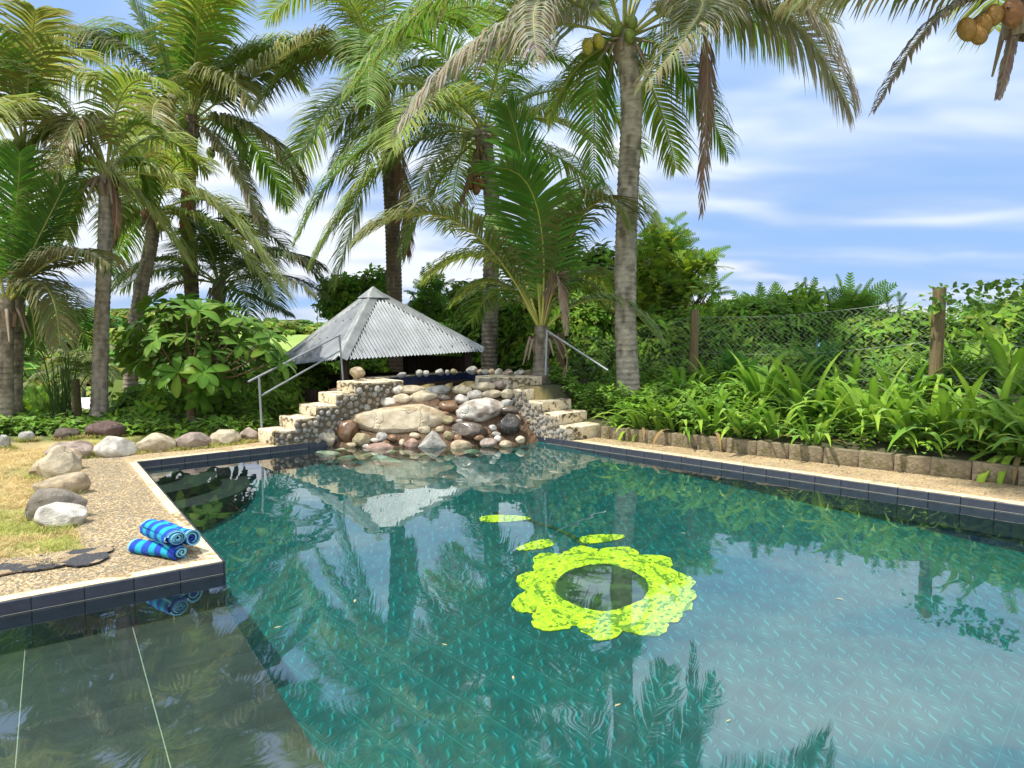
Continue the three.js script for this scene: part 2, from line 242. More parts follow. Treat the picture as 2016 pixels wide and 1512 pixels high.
// ---------------------------------------------------------------- pool shell, tiles, decks, water
const floorY = (x, z) => -(0.85 - 0.141 * (-z - 5.75) - 0.05 * x);
const pool = group('swimming_pool', null, 'pool shell lined with dark coping tiles and green floor tiles', 'pool', null, 'structure');
{
  const fn = V(-0.05, 1, 0.141).normalize(); // normal of the sloping floor
  // walls under the coping
  const inner = [[C, LB], [LB, BK], [BK, RF], [RF, NR], [NR, NL], [NL, FL], [FL, C]];
  const cen = [0.5, -5.5];
  for (const [a, b] of inner) {
    const d = [b[0] - a[0], b[1] - a[1]], L = Math.hypot(...d), m = [(a[0] + b[0]) / 2, (a[1] + b[1]) / 2]; let o = [d[1] / L, -d[0] / L]; if ((cen[0] - m[0]) * o[0] + (cen[1] - m[1]) * o[1] > 0) o = [-o[0], -o[1]];
    mesh('wall', box(a === C || b === C ? L - 0.02 : L + 0.3, 1.6, 0.16, m[0] + o[0] * 0.084, -0.3 - 0.8 + 0.275, m[1] + o[1] * 0.084, -Math.atan2(d[1], d[0])), M.navy, pool);
  }
  // coping tiles along the edges
  const tg = cham(0.287, 0.33, 0.02, 0.005); tg.translate(0, -0.163, 0);
  const tf = cham(0.2875, 0.33, 0.02, 0.003); tf.translate(0, -0.163, 0);
  const line = (a, d, n, out, m, geo, k0 = 0) => { for (let k = k0; k < n; k++) { const p = add(a, d, 0.145 + k * 0.29), t = mesh('coping_tile', geo, m, pool); t.position.set(p[0] - out[0] * 0.011, -0.004 + 0.002 * hash(k, 3, 7), p[1] - out[1] * 0.011); t.rotation.y = -Math.atan2(d[1], d[0]) + 0.006 * (hash(k, 1, 2) - 0.5); } };
  line(add(C, dL, 0.0), dL, 16, [dL[1], -dL[0]], M.coping, tg); line(LB, dB, 9, nB, M.coping, tg); line(add(RA, dR, -1.16), dR, 43, nR, M.coping, tg); line(C, dF, 17, [-0.584, -0.812], M.coping, tf);
  // scale left by the water, a pale line along the tiles
  for (const [a, d, L, o] of [[LB, dB, 2.3, nB], [add(RA, dR, -1.1), dR, 12.4, nR], [C, dF, 4.9, [-0.584, -0.812]]]) { const m = add(add(a, d, L / 2), o, -0.0218); mesh('water_scale', box(L, 0.0035, 0.0016, m[0], WATER + 0.005, m[1], -Math.atan2(d[1], d[0])), M.grout, pool); }
  // floor tiles: the largest-looking ones one by one, the rest together
  const flat = cham(0.2965, 0.2965, 0.02, 0.0015); { flat.rotateX(-Math.PI / 2); const p = flat.attributes.position, uv = flat.attributes.uv; for (let i = 0; i < p.count; i++) uv.setXY(i, p.getX(i) / 0.294 + 0.5, p.getZ(i) / 0.294 + 0.5); }
  const spots = [], ctr = [1.5, -5];
  for (let i = -32; i <= 32; i++) for (let j = -32; j <= 32; j++) {
    const x = ctr[0] + dR[0] * i * 0.3 + nR[0] * j * 0.3, z = ctr[1] + dR[1] * i * 0.3 + nR[1] * j * 0.3;
    const shelf = (x - C[0]) * dS[1] - (z - C[1]) * dS[0] < -0.14 && (x - C[0]) * -dF[1] + (z - C[1]) * dF[0] < 9 && z > -5.3;
    if (!(inside(poolPoly, x, z) || inside(poolPoly, x - nR[0] * 0.2, z - nR[1] * 0.2) || inside(poolPoly, x + 0.16, z - 0.11)) || (shelf && x < 1.2)) continue;
    const y = floorY(x, z), D = Math.hypot(x, H - y, z), v = -z > 0.5 && Math.abs(x / z) < 0.78 && z < -2.6; spots.push([x, y, z, v ? D : D + 100]);
  }
  spots.sort((a, b) => a[3] - b[3]);
  const q0 = new THREE.Quaternion().setFromUnitVectors(V(0, 1, 0), fn), yaw = new THREE.Quaternion().setFromAxisAngle(V(0, 1, 0), -Math.atan2(dR[1], dR[0])), q = q0.clone().multiply(yaw), rest = [], tones = [0, 1, 2, 3].map((k) => { const m = M.tile.clone(); m.color.multiplyScalar(0.9 + 0.07 * k); return m; });
  spots.forEach(([x, y, z], k) => { if (k < 300) { const t = mesh('floor_tile', flat, tones[k * 7 % 4], pool); t.position.set(x, y, z); t.quaternion.copy(q); } else { const g = flat.clone(); g.applyMatrix4(new THREE.Matrix4().compose(V(x, y, z), q, V(1, 1, 1))); rest.push(g); } });
  tag(mesh('floor_tiles', strip(rest), tones[1], pool), null, null, null, 'stuff');
  const bg = new THREE.ShapeGeometry(new THREE.Shape(poolPoly.map(([x, z]) => new THREE.Vector2(x, -z)))); bg.rotateX(-Math.PI / 2); { const p = bg.attributes.position; for (let i = 0; i < p.count; i++) p.setY(i, floorY(p.getX(i), p.getZ(i)) + 0.0065); bg.computeVertexNormals(); } mesh('floor_bed', boxUV(bg), std({ color: lin('#237675'), roughness: 0.9 }), pool);
  // the shallow shelf
  const SX = add(C, dS, 5.2), shelfPoly = [C, SX, NL, FL];
  mesh('shelf_bed', slab([add(C, dS, 0.02), add(SX, dS, 0), NL, FL], -1.7, -0.3245), M.grout, pool);
  const st = cham(0.595, 0.2985, 0.02, 0.001); st.rotateX(-Math.PI / 2); const pS = [-dS[1], dS[0]]; // away from the deep end
  for (let i = 0; i < 18; i++) for (let j = 0; j < 9; j++) { const x = C[0] + dS[0] * (0.15 + i * 0.3) + pS[0] * (0.3 + j * 0.602), z = C[1] + dS[1] * (0.15 + i * 0.3) + pS[1] * (0.3 + j * 0.602); if (!inside([add(C, [-0.4, -0.3], 1), SX, NL, FL].map((p) => p), x, z)) continue; const m = M.shelf, t = mesh('shelf_tile', st, m, pool); t.position.set(x, -0.33 + 0.002 * hash(i, j, 3), z); t.rotation.y = -Math.atan2(pS[1], pS[0]); }
  // rounded entry steps in the back corner
  for (const [r, y0, y1] of [[1.35, -1.5, -0.36], [0.95, -0.36, -0.24], [0.5, -0.24, -0.14]]) { const pts = [LB]; const a0 = Math.atan2(-dL[1], -dL[0]), a1 = Math.atan2(dB[1], dB[0]); let da = a1 - a0; while (da > Math.PI) da -= 2 * Math.PI; while (da < -Math.PI) da += 2 * Math.PI; for (let k = 0; k <= 20; k++) { const a = a0 + da * k / 20; pts.push([LB[0] + Math.cos(a) * r, LB[1] + Math.sin(a) * r]); } mesh('entry_step', slab(pts, y0, y1, 0.01), M.shelf, pool); }
  // decks
  const deckR = [add(RA, dR, -1.0), RF, add(PA, dP, 11.3), PA, add(PA, dP, -0.9)];
  tag(mesh('deck', slab(deckLeft, -0.3, 0, 0.006), M.deck, scene), null, null, null, 'structure');
  tag(mesh('deck_001', slab(deckR, -0.3, 0, 0.006), M.deck, scene), null, null, null, 'structure');
  tag(mesh('deck_002', slab([NL, NR, [RF[0], 3], [-8, 3], [-8, NEAR]], -0.3, 0, 0.006), M.deck, scene), null, null, null, 'structure');
  // smooth cement strip along the pool edges
  const stripe = (a, d, L, o, w) => tag(mesh(numbered('deck_edge'), slab([a, add(a, d, L), add(add(a, d, L), o, w), add(a, o, w)], -0.02, 0.004, 0.003), M.edge, scene), null, null, null, 'structure');
  stripe(add(C, dF, 0.001), dF, 4.9, [-0.584, -0.812], 0.1); stripe(add(C, dL, 0.112), dL, 4.56, [-0.823, 0.568], 0.085); stripe(add(LB, dB, 0.0), dB, 2.4, nB, 0.1); stripe(add(RA, dR, -0.2), dR, 11, nR, 0.13);
  // sunflower of cut tile set into the floor
  const fl = group('flower_mosaic', null, 'yellow sunflower mosaic with dark centre set in the pool floor', 'mosaic');
  const put = (g, m, name) => { const p = g.attributes.position; for (let i = 0; i < p.count; i++) { const x = p.getX(i), z = p.getZ(i); p.setY(i, p.getY(i) + floorY(x, z) + 0.0135); } g.computeVertexNormals(); return mesh(name, g, m, fl); };
  const leafShape = (cx, cz, a, L, w, m, name, rag, lift, seed) => { // a petal or leaf cut from tile, its rim broken unevenly
    const rim = (t, s) => [t * L, s * Math.pow(Math.sin(Math.PI * Math.pow(t * 0.985, 0.62)), 0.55) * w / 2 * (1 + rag * (fbm(t * 14, s * 3, seed, 3) - 0.5))], pts = []; for (let k = 0; k <= 30; k++) pts.push(rim(k / 30, 1)); for (let k = 29; k > 0; k--) pts.push(rim(k / 30, -1));
    const g = slab(pts, lift, lift + 0.006), q = g.attributes.uv, p = g.attributes.position; for (let i = 0; i < p.count; i++) q.setXY(i, p.getZ(i) + seed * 0.37, p.getX(i) + seed * 0.11); g.rotateY(-a); g.translate(cx, 0, cz); return put(g, m, name); };
  const fc = [0.83, -6.42], r = rng(17);
  for (let k = 0; k < 11; k++) { const a = k / 11 * 6.283 + 0.12 * (r() - 0.5); leafShape(fc[0] + Math.cos(a) * 0.28, fc[1] + Math.sin(a) * 0.28, a, 0.54 + 0.12 * r(), 0.5, M.mosaic, 'petal', 0.5, 0.0005, k); }
  for (let k = 0; k < 12; k++) { const a = (k + 0.5) / 12 * 6.283 + 0.12 * (r() - 0.5); leafShape(fc[0] + Math.cos(a) * 0.24, fc[1] + Math.sin(a) * 0.24, a, 0.52 + 0.12 * r(), 0.48, M.mosaic, 'petal', 0.5, 0.0035 + 0.003 * (k % 2), k + 20); }
  const disc = []; for (let k = 0; k < 60; k++) { const q = 0.42 * (1 + 0.12 * (fbm(Math.cos(k / 60 * 6.283) * 5, Math.sin(k / 60 * 6.283) * 5, 3, 3) - 0.5)); disc.push([fc[0] + Math.cos(k / 60 * 6.283) * q, fc[1] + Math.sin(k / 60 * 6.283) * q]); } put(slab(disc, 0.007, 0.016), M.mosaicDark, 'centre');
  leafShape(0.44, -7.42, Math.PI - 0.35, 0.42, 0.2, M.mosaic, 'leaf', 0.1, 0, 3); leafShape(0.72, -7.42, -0.1, 0.5, 0.2, M.mosaic, 'leaf', 0.1, 0, 5); leafShape(-0.38, -8.12, 0.1, 0.6, 0.2, M.mosaic, 'leaf', 0.1, 0, 7);
  const sp = []; for (let k = 0; k <= 12; k++) { const t = k / 12; sp.push([lerp(0.72, -0.15, t) + 0.12 * Math.sin(t * 4), lerp(-7.3, -8.3, t)]); } put(slab([...sp, ...sp.slice().reverse().map(([x, z]) => [x + 0.07, z])], 0.001, 0.005), M.mosaicDark, 'stalk');
  // water
  const wg = new THREE.ShapeGeometry(new THREE.Shape(poolPoly.map(([x, z]) => new THREE.Vector2(x, -z)))); wg.rotateX(-Math.PI / 2); wg.translate(0, WATER, 0); tag(mesh('water', boxUV(wg), M.water, scene), null, null, null, 'structure');
}

// ---------------------------------------------------------------- stones
function rockGeo(seed, det, sx, sy, sz, o = {}) {
  const r = rng(seed + 11), g = mergeVertices((() => { const i = new THREE.IcosahedronGeometry(1, det); i.deleteAttribute('normal'); i.deleteAttribute('uv'); return i; })()), p = g.attributes.position, q = V(), off = r() * 50;
  const planes = []; for (let k = 0; k < (o.cuts ?? 7); k++) { planes.push([V(r() - 0.5, r() - 0.35, r() - 0.5).normalize(), (o.cut ?? 0.68) + 0.22 * r()]); }
  for (const c of o.planes ?? []) planes.push([V(c[0], c[1], c[2]).normalize(), c[3]]);
  const lump = o.lump ?? 0.22;
  for (let i = 0; i < p.count; i++) {
    q.fromBufferAttribute(p, i); const n = fbm(q.x * 1.1 + off, q.y * 1.1, q.z * 1.1 + off, 2) - 0.5, m = fbm(q.x * 3.2 + off, q.y * 3.2, q.z * 3.2, 3) - 0.5;
    q.multiplyScalar(1 + lump * 2 * n + 0.1 * m);
    for (const [d, k] of planes) { const t = q.dot(d); if (t > k) q.addScaledVector(d, (k - t) * 0.93); }
    p.setXYZ(i, q.x * sx, q.y * sy, q.z * sz);
  }
  g.computeVertexNormals(); const c0 = o.color ?? [0.42, 0.38, 0.3], c1 = o.color2 ?? c0.map((c) => c * 0.62), S = 1.6 / Math.max(sx, sy, sz);
  paint(g, (x, y, z) => { const n = fbm(x * S * 1.5 + off, y * S * 1.5, z * S * 1.5, 4), m = noise(x * 28, y * 28 + off, z * 28), v = Math.abs(fbm(x * S * 1.3 + off, y * S * 3, z * S * 1.3 + 9, 3) - 0.5); return mixc(mixc(c0, c1, sst(0.5, 0.62, n) * 0.7), [0.6, 0.56, 0.48], (1 - sst(0, 0.025, v)) * (o.vein ?? 0.25)).map((k) => k * (0.86 + 0.28 * m)); });
  return boxUV(g, 1.3);
}
const T = { cream: [0.6, 0.51, 0.36], white: [0.66, 0.62, 0.55], grey: [0.42, 0.41, 0.38], tan: [0.47, 0.37, 0.24], brown: [0.24, 0.13, 0.065], dark: [0.13, 0.1, 0.075], pink: [0.44, 0.29, 0.23], olive: [0.32, 0.27, 0.15], black: [0.05, 0.042, 0.038], mauve: [0.36, 0.285, 0.235], green: [0.22, 0.3, 0.2] };

// ---------------------------------------------------------------- steps with pebble cheeks, either side of the cascade
function pebbleVariants(seed) { return [0, 1, 2, 3].map((k) => rockGeo(seed + k, 2, 1, 0.85 + 0.1 * (k % 2), 0.62, { cuts: 3, lump: 0.16, color: [T.cream, T.white, T.grey, [0.46, 0.4, 0.32]][k], vein: 0.1 })); }
const pebs = pebbleVariants(300);
function stairs(name, label, o, d, n, heights, run, width, cheek, seed) { // o: foot of the lowest outer corner; d: way up; n: away from the pool
  const g = group(name, V(o[0], 0, o[1]), label, 'steps'), yaw = -Math.atan2(d[1], d[0]), r = rng(seed), N = heights.length;
  const Lc = (u, w) => [d[0] * u + n[0] * w, d[1] * u + n[1] * w];
  heights.forEach((h, i) => {
    const L = (N - i) * run + (i === N - 1 ? 0.15 : 0), y0 = i ? heights[i - 1] : -0.25, w0 = 0.05;
    const q = [Lc(i * run, w0), Lc(i * run + L + 0.4, w0), Lc(i * run + L + 0.4, width + 0.01 * i), Lc(i * run, width + 0.01 * i)];
    const gg = slab(q, y0 - (i ? 0.004 : 0), h, 0.02), p = gg.attributes.position; for (let k = 0; k < p.count; k++) { const a = (fbm(p.getX(k) * 5, p.getY(k) * 5, p.getZ(k) * 5 + seed, 3) - 0.5) * 0.03; p.setXYZ(k, p.getX(k) + a, p.getY(k) + (p.getY(k) > y0 + 0.05 ? a * 0.5 : 0), p.getZ(k) + a); }
    gg.computeVertexNormals(); mesh('step', gg, M.step, g);
  });
  // cheek wall: mortar sheet and the pebbles bedded in it
  for (let i = 0; i < N; i++) { const q = [Lc(i * run + 0.02, 0.012), Lc(i === N - 1 ? i * run + 0.75 : (i + 1) * run + 0.02, 0.012), Lc(i === N - 1 ? i * run + 0.75 : (i + 1) * run + 0.02, 0.06), Lc(i * run + 0.02, 0.06)]; mesh('mortar', slab(q, -0.2, heights[i] - 0.035), cheek.mortar, g); }
  const placed = []; let tries = 0;
  while (placed.length < cheek.count && tries++ < 9000) {
    const u = r() * (N * run + 0.4), i = Math.min(N - 1, Math.floor(u / run)), v = -0.04 + r() * (heights[i] - 0.02), s = 0.026 + 0.03 * r() * r() + (tries < 300 ? 0.012 : 0);
    if (u < 0.03 || v > heights[i] - s * 0.8) continue; if (placed.some(([a, b, c]) => Math.hypot(a - u, b - v) < (c + s) * 0.86)) continue; placed.push([u, v, s]);
    const m = mesh('pebble', pebs[Math.floor(r() * 4)], M.rock, g), [x, z] = Lc(u, 0.012 - s * 0.12); m.position.set(x, v, z); m.rotation.set(0, yaw, 0); m.rotateZ(r() * 6.28); m.scale.setScalar(s);
  }
  return g;
}
stairs('stair_flight', 'concrete steps with pebbled cheek climbing beside the corrugated hut', add(LB, dB, 1.82), dB, nB, [0.2, 0.36, 0.52, 0.68, 0.84], 0.33, 0.62, { count: 150, mortar: std({ color: lin('#6d6250'), map: rep(grainC, 2), bumpMap: rep(grain, 4), bumpScale: 0.01, roughness: 0.95 }) }, 5);
stairs('stair_flight', 'concrete steps with white pebbled cheek climbing beside the planter', add(RA, dR, -0.12), [-dR[0], -dR[1]], nR, [0.2, 0.37, 0.54, 0.71, 0.88], 0.33, 0.74, { count: 190, mortar: std({ color: lin('#b6ac98'), map: rep(grainC, 2), bumpMap: rep(grain, 4), bumpScale: 0.01, roughness: 0.95 }) }, 8);

// ---------------------------------------------------------------- raised spa behind the cascade
{
  const a = P2(on(716, 745, 0.8)), k = P2(on(912, 731.5, 0.8)), b = P2(on(1003, 735, 0.8)), f0 = [-2.3, -11.8], f1 = [-0.3, -11.9];
  const g = group('raised_spa', null, 'raised spa basin lined with glossy navy tiles above the cascade', 'spa pool');
  const wall = (p, q) => { const d = [q[0] - p[0], q[1] - p[1]], L = Math.hypot(...d), u = [d[0] / L, d[1] / L]; let o = [u[1], -u[0]]; if (o[1] > 0) o = [-o[0], -o[1]]; mesh('rim', slab([p, q, add(q, o, 0.32), add(p, o, 0.32)], -0.6, 0.795, 0.012), M.step, g); const yaw = -Math.atan2(d[1], d[0]), n = Math.round(L / 0.25), w = L / n, tg = cham(w - 0.007, 0.24, 0.012, 0.002), gr = mesh('grout', box(L, 0.5, 0.006, (p[0] + q[0]) / 2 - o[0] * 0.003, 0.535, (p[1] + q[1]) / 2 - o[1] * 0.003, yaw), M.grout, g); for (let row = 0; row < 2; row++) for (let i = 0; i < n; i++) { const t = mesh('tile', tg, M.navy, g), c = add(p, u, (i + 0.5) * w); t.position.set(c[0] - o[0] * 0.0098, 0.662 - row * 0.247, c[1] - o[1] * 0.0098); t.rotation.y = yaw; } };
  wall(a, k); wall(k, b);
  mesh('basin_floor', slab([a, k, b, f1, f0], 0.1, 0.3), M.navy, g);
  mesh('front_wall', slab([add(f0, [0, 0], 0), f1, add(f1, [0.2, 0.3], 1), add(f0, [-0.2, 0.3], 1)], -0.6, 0.6), M.mortar, g);
  mesh('spa_water', (() => { const s = new THREE.ShapeGeometry(new THREE.Shape([a, k, b, f1, f0].map(([x, z]) => new THREE.Vector2(x, -z)))); s.rotateX(-Math.PI / 2); s.translate(0, 0.6, 0); return boxUV(s); })(), M.spawater, g);
  // loose stones on the rim
  const rim = [[705, 733, 26, 18, 'tan'], [791, 729, 20, 10, 'grey'], [825, 727, 16, 13, 'grey'], [839, 729, 12, 10, 'white'], [866, 725, 18, 11, 'grey'], [881, 725, 12, 9, 'grey'], [894, 724, 14, 10, 'olive'], [930, 722, 22, 14, 'grey'], [945, 724, 14, 10, 'tan'], [957, 723, 18, 10, 'grey'], [969, 723, 14, 12, 'tan'], [982, 724, 18, 13, 'white'], [1001, 726, 22, 12, 'mauve'], [1023, 725, 20, 12, 'grey'], [1040, 724, 18, 14, 'tan']];
  rim.forEach(([x, y, w, h, c], i) => { const d = x < 912 ? lerp(12.2, 14.0, (x - 716) / 196) : lerp(14.0, 13.1, (x - 912) / 130), s = d / F, p = at(x, y, d + 0.1), o = top('rim_stone', rockGeo(500 + i, 5, w * s / 2 * 1.15, h * s / 2 * 1.25, w * s / 2 * 0.9, { color: T[c] }), M.rock, c === 'tan' && i === 0 ? 'upright tan stone standing at the head of the steps by the hut' : 'small round river stone lying on the spa rim', 'stone', 'loose stones along the spa rim'); if (i === 0) delete o.userData.group; p.y = 0.795 + h * s / 2 * 0.9; if (i === 0) p.copy(at(x, y, 11.5)); o.position.copy(p); o.rotation.y = i; });
}

// ---------------------------------------------------------------- cascade of boulders
{
  // earth and mortar core behind the boulders
  const nu = 60, nv = 26, pos = [], uv = [], idx = [];
  for (let j = 0; j <= nv; j++) for (let i = 0; i <= nu; i++) { const u = i / nu, v = j / nv, x = lerp(-3.0, 0.5, u), zf = -10.58 - 0.25 * Math.abs(u - 0.45) - (u > 0.85 ? (u - 0.85) * 2 : 0), y = lerp(-0.7, 0.7, v), z = zf - Math.max(0, y + 0.1) * 1.15 + (y < -0.09 ? (-0.09 - y) * 0.5 : 0) + (fbm(x * 2.4, y * 3, 4, 4) - 0.5) * 0.24; pos.push(x, y + (fbm(x * 3, y * 3, 8, 2) - 0.5) * 0.08, z); uv.push(x, y); }
  for (let j = 0; j < nv; j++) for (let i = 0; i < nu; i++) { const p = j * (nu + 1) + i; idx.push(p, p + 1, p + nu + 1, p + 1, p + nu + 2, p + nu + 1); }
  const g = new THREE.BufferGeometry(); g.setAttribute('position', new THREE.Float32BufferAttribute(pos, 3)); g.setAttribute('uv', new THREE.Float32BufferAttribute(uv, 2)); g.setIndex(idx); g.computeVertexNormals();
  tag(mesh('earth_bank', g, M.mortar, scene), 'wet brown earth and mortar bank between the cascade boulders', 'bank', null, 'structure');
  const list = [ // bearing box in the close view of the cascade: centre, width, height, tone, finish, detail
    [740, 395, 840, 300, 'cream', 0, 16, 'huge long cream boulder lying across the middle of the cascade'], [355, 265, 215, 220, 'cream', 0, 12, 'cream rounded boulder wedged above the end of the huge long boulder'], [500, 218, 175, 120, 'tan', 0, 9], [1490, 315, 410, 225, 'white', 0, 14, 'large blotched white and brown boulder below the spa lip'],
    [490, 105, 160, 64, 'tan', 0, 7], [450, 152, 150, 56, 'tan', 0, 7], [610, 135, 190, 90, 'cream', 0, 8], [732, 130, 132, 90, 'white', 0, 8], [890, 125, 230, 80, 'cream', 0, 8], [980, 190, 240, 116, 'cream', 0, 9], [790, 215, 165, 104, 'cream', 0, 8], [660, 238, 140, 76, 'white', 0, 7], [1110, 130, 220, 86, 'grey', 0, 8, 'mottled dark grey stone in the top course of the cascade'], [1330, 125, 170, 80, 'cream', 0, 8], [1520, 100, 225, 84, 'cream', 0, 8], [1655, 80, 116, 74, 'mauve', 0, 7], [1440, 178, 138, 98, 'white', 0, 8], [1600, 165, 178, 70, 'cream', 0, 7], [1735, 165, 105, 84, 'cream', 0, 7], [1322, 210, 122, 86, 'white', 0, 7], [1160, 200, 130, 66, 'dark', 1, 7], [1210, 278, 190, 116, 'brown', 1, 8, 'wet brown boulder between the two largest cascade boulders'], [1730, 245, 116, 66, 'grey', 0, 6], [1750, 312, 158, 86, 'dark', 1, 7], [1748, 440, 210, 186, 'black', 1, 10, 'wet black boulder under the spill of the cascade'], [1400, 490, 320, 150, 'dark', 1, 11, 'broad dark brown boulder low in the cascade'], [1200, 402, 116, 80, 'olive', 0, 7], [1300, 405, 56, 36, 'grey', 0, 5],
    [112, 556, 146, 168, 'cream', 0, 10, 'tall cream boulder at the foot of the pebbled cheek'], [200, 430, 118, 86, 'white', 0, 8], [296, 500, 184, 232, 'brown', 1, 12, 'wet red brown egg-shaped boulder standing by the waterline'], [425, 576, 166, 116, 'olive', 0, 9], [600, 552, 114, 86, 'grey', 0, 8], [540, 580, 76, 36, 'white', 0, 5], [575, 655, 260, 116, 'pink', 0, 9, 'pink marbled boulder half sunk at the waterline'], [330, 622, 86, 40, 'tan', 0, 6], [870, 612, 116, 100, 'pink', 0, 8], [786, 600, 50, 56, 'cream', 0, 5], [1062, 590, 310, 205, 'grey', 0, 12, 'grey triangular boulder standing in the water'], [985, 485, 110, 76, 'cream', 0, 7], [900, 540, 98, 50, 'cream', 0, 6], [1205, 542, 96, 86, 'olive', 0, 7], [1130, 482, 86, 56, 'tan', 0, 6], [1322, 632, 192, 110, 'tan', 0, 9], [1565, 606, 148, 82, 'mauve', 1, 7], [1650, 566, 60, 50, 'white', 0, 6], [1722, 616, 118, 66, 'tan', 1, 7], [1852, 576, 88, 66, 'cream', 0, 7], [1640, 526, 86, 40, 'grey', 0, 6],
    [700, 560, 90, 60, 'brown', 1, 6], [640, 610, 70, 50, 'brown', 1, 6], [1290, 560, 80, 60, 'brown', 1, 6], [1480, 560, 90, 50, 'brown', 1, 6], [470, 640, 90, 50, 'dark', 1, 6], [1100, 300, 60, 60, 'dark', 1, 6], [1600, 470, 70, 60, 'grey', 1, 6], [1820, 400, 70, 90, 'tan', 0, 6], [170, 500, 60, 46, 'white', 0, 5], [250, 375, 70, 60, 'grey', 0, 6], [150, 390, 70, 70, 'cream', 0, 6], [1180, 340, 60, 40, 'brown', 1, 5],
    [110, 705, 240, 60, 'cream', 0, 8], [300, 745, 190, 60, 'green', 0, 8], [620, 760, 320, 70, 'green', 0, 8], [520, 715, 200, 50, 'olive', 0, 8], [840, 700, 160, 50, 'olive', 0, 7], [240, 668, 120, 40, 'tan', 0, 7], [1420, 690, 150, 50, 'green', 0, 7], [1000, 720, 200, 50, 'olive', 0, 7], [700, 690, 120, 46, 'tan', 0, 7],
  ];
  const words = { cream: 'cream', tan: 'tan', white: 'pale', grey: 'grey', dark: 'dark brown wet', brown: 'wet brown', olive: 'olive brown', pink: 'pinkish', mauve: 'dull mauve', black: 'black', green: 'green algae-tinted' };
  list.forEach(([cx, cy, w, h, c, wet, det, own], i) => {
    const x = 620 + cx / 4.582, y = 740 + cy / 4.582, d = cy > 640 ? 10.5 - (cy - 640) * 0.0022 : 10.5 + (640 - cy) / 540 * 1.02, s = d / F / 4.582, sx = w * s / 2, sy = h * s / 2, sz = Math.min(sx, sy * 1.4) * 0.9;
    const pl = i === 38 ? [[0.75, 0.66, 0.2, 0.42], [-0.75, 0.66, 0.2, 0.42], [0, -1, 0, 0.7]] : i === 0 ? [[-0.3, 0.95, 0.1, 0.62], [0, 0.3, 1, 0.75]] : [];
    const place = cy > 640 ? 'lying at the waterline below the cascade' : cy < 270 ? 'in the upper courses of the cascade' : 'in the lower courses of the cascade';
    const o = top('boulder', rockGeo(700 + i, det, sx * 1.08, sy * 1.1, sz, { color: T[c], cuts: i === 0 ? 1 : 4, lump: i === 0 ? 0.12 : 0.18, planes: pl, color2: i === 0 ? [0.36, 0.25, 0.13] : i === 3 ? [0.17, 0.1, 0.06] : c === 'grey' ? [0.2, 0.19, 0.17] : undefined }), wet ? M.wetrock : M.rock, own ?? `${words[c]} river stone ${place}`, own ? 'boulder' : 'stone', own ? null : 'stones of the cascade');
    o.position.copy(at(x, y, d + sz * 0.35)); if (i > 3 && i !== 38) o.rotation.set(0, i * 1.3 % 0.7 - 0.35, ((i * 7) % 5 - 2) * 0.05);
  });
}

// ---------------------------------------------------------------- boulders bordering the lawn
{
  const list = [ // bearing box, tone, where its foot is
    [131, 889, 98, 34, 'mauve', 12, 'long dark mottled boulder lying behind the row beside the lawn', { color2: [0.13, 0.08, 0.065] }], [220, 884, 70, 40, 'white', 12, 'whitish rounded boulder beside the back corner of the deck'], [301, 874, 68, 37, 'cream', 11, 'cream boulder sloping down to the deck edge'], [374, 870, 66, 32, 'mauve', 11, 'low pinkish brown boulder between two cream ones'], [438, 863, 58, 30, 'cream', 11, 'cream wedge boulder next to the pebbled steps'], [492, 859, 40, 26, 'mauve', 9, 'small cracked mauve rock tucked beside the bottom step'],
    [205, 849, 74, 34, 'brown', 12, 'dark purple brown boulder at the foot of a palm trunk', { color: [0.13, 0.08, 0.07], color2: [0.06, 0.04, 0.035] }], [125, 856, 46, 26, 'dark', 9, 'dark brown boulder under the tall grass by the stump'], [50, 862, 30, 22, 'grey', 8, 'half hidden grey rock among lawn weeds'], [380, 843, 28, 30, 'dark', 8, 'dark boulder at the foot of the broadleaf tree'], [412, 846, 26, 24, 'dark', 8, 'dark brown stone next to the broadleaf tree trunk'], [455, 838, 52, 26, 'dark', 9, 'dark pointed rock under the broadleaf tree'], [4, 872, 26, 30, 'grey', 8, 'grey boulder in the weeds under the slanting trunks'], [335, 845, 40, 24, 'dark', 8, 'shaded brown rock in the weeds behind the cream boulders'],
    [133, 908, 46, 44, 'tan', 11, 'tan boulder behind the tall pointed one'], [82, 925, 56, 36, 'tan', 11, 'tan rounded boulder resting against the lawn'], [108, 918, 74, 62, 'cream', 13, 'tall pointed buff boulder with a dark split face'], [115, 955, 92, 50, 'tan', 13, 'buff wedge boulder with a flat sloping top', { planes: [[-0.35, 0.9, 0.1, 0.5]] }], [96, 994, 108, 72, 'mauve', 14, 'big grey brown boulder with creases, largest beside the lawn', { color: [0.25, 0.215, 0.175] }], [110, 1017, 88, 54, 'white', 13, 'angular pale boulder at the end of the lawn row', { planes: [[0.5, 0.75, 0.3, 0.55], [0, 0.3, 1, 0.7]], cuts: 8 }],
  ];
  list.forEach(([x, y, w, h, c, det, label, o = {}], i) => {
    const p = on(x, y + h / 2 - 2, -0.02), d = -p.z, s = d / F, g = rockGeo(900 + i, det, w * s / 2 * 1.06, h * s / 2 * 1.25, w * s / 2 * 0.75, { color: T[c], vein: 0.15, ...o }), m = top('boulder', g, M.rock, label, 'boulder', null);
    m.position.set(p.x, h * s / 2 * 0.68, p.z - w * s / 2 * 0.35); m.rotation.y = i > 13 ? 0.3 : i * 0.9 % 0.5;
  });
  top('deck_stone', rockGeo(990, 4, 0.06, 0.02, 0.03, { color: T.black }), M.rock, 'small black stone lying on the deck beside the boulder row', 'stone').position.copy(on(158, 964, 0.012));
}

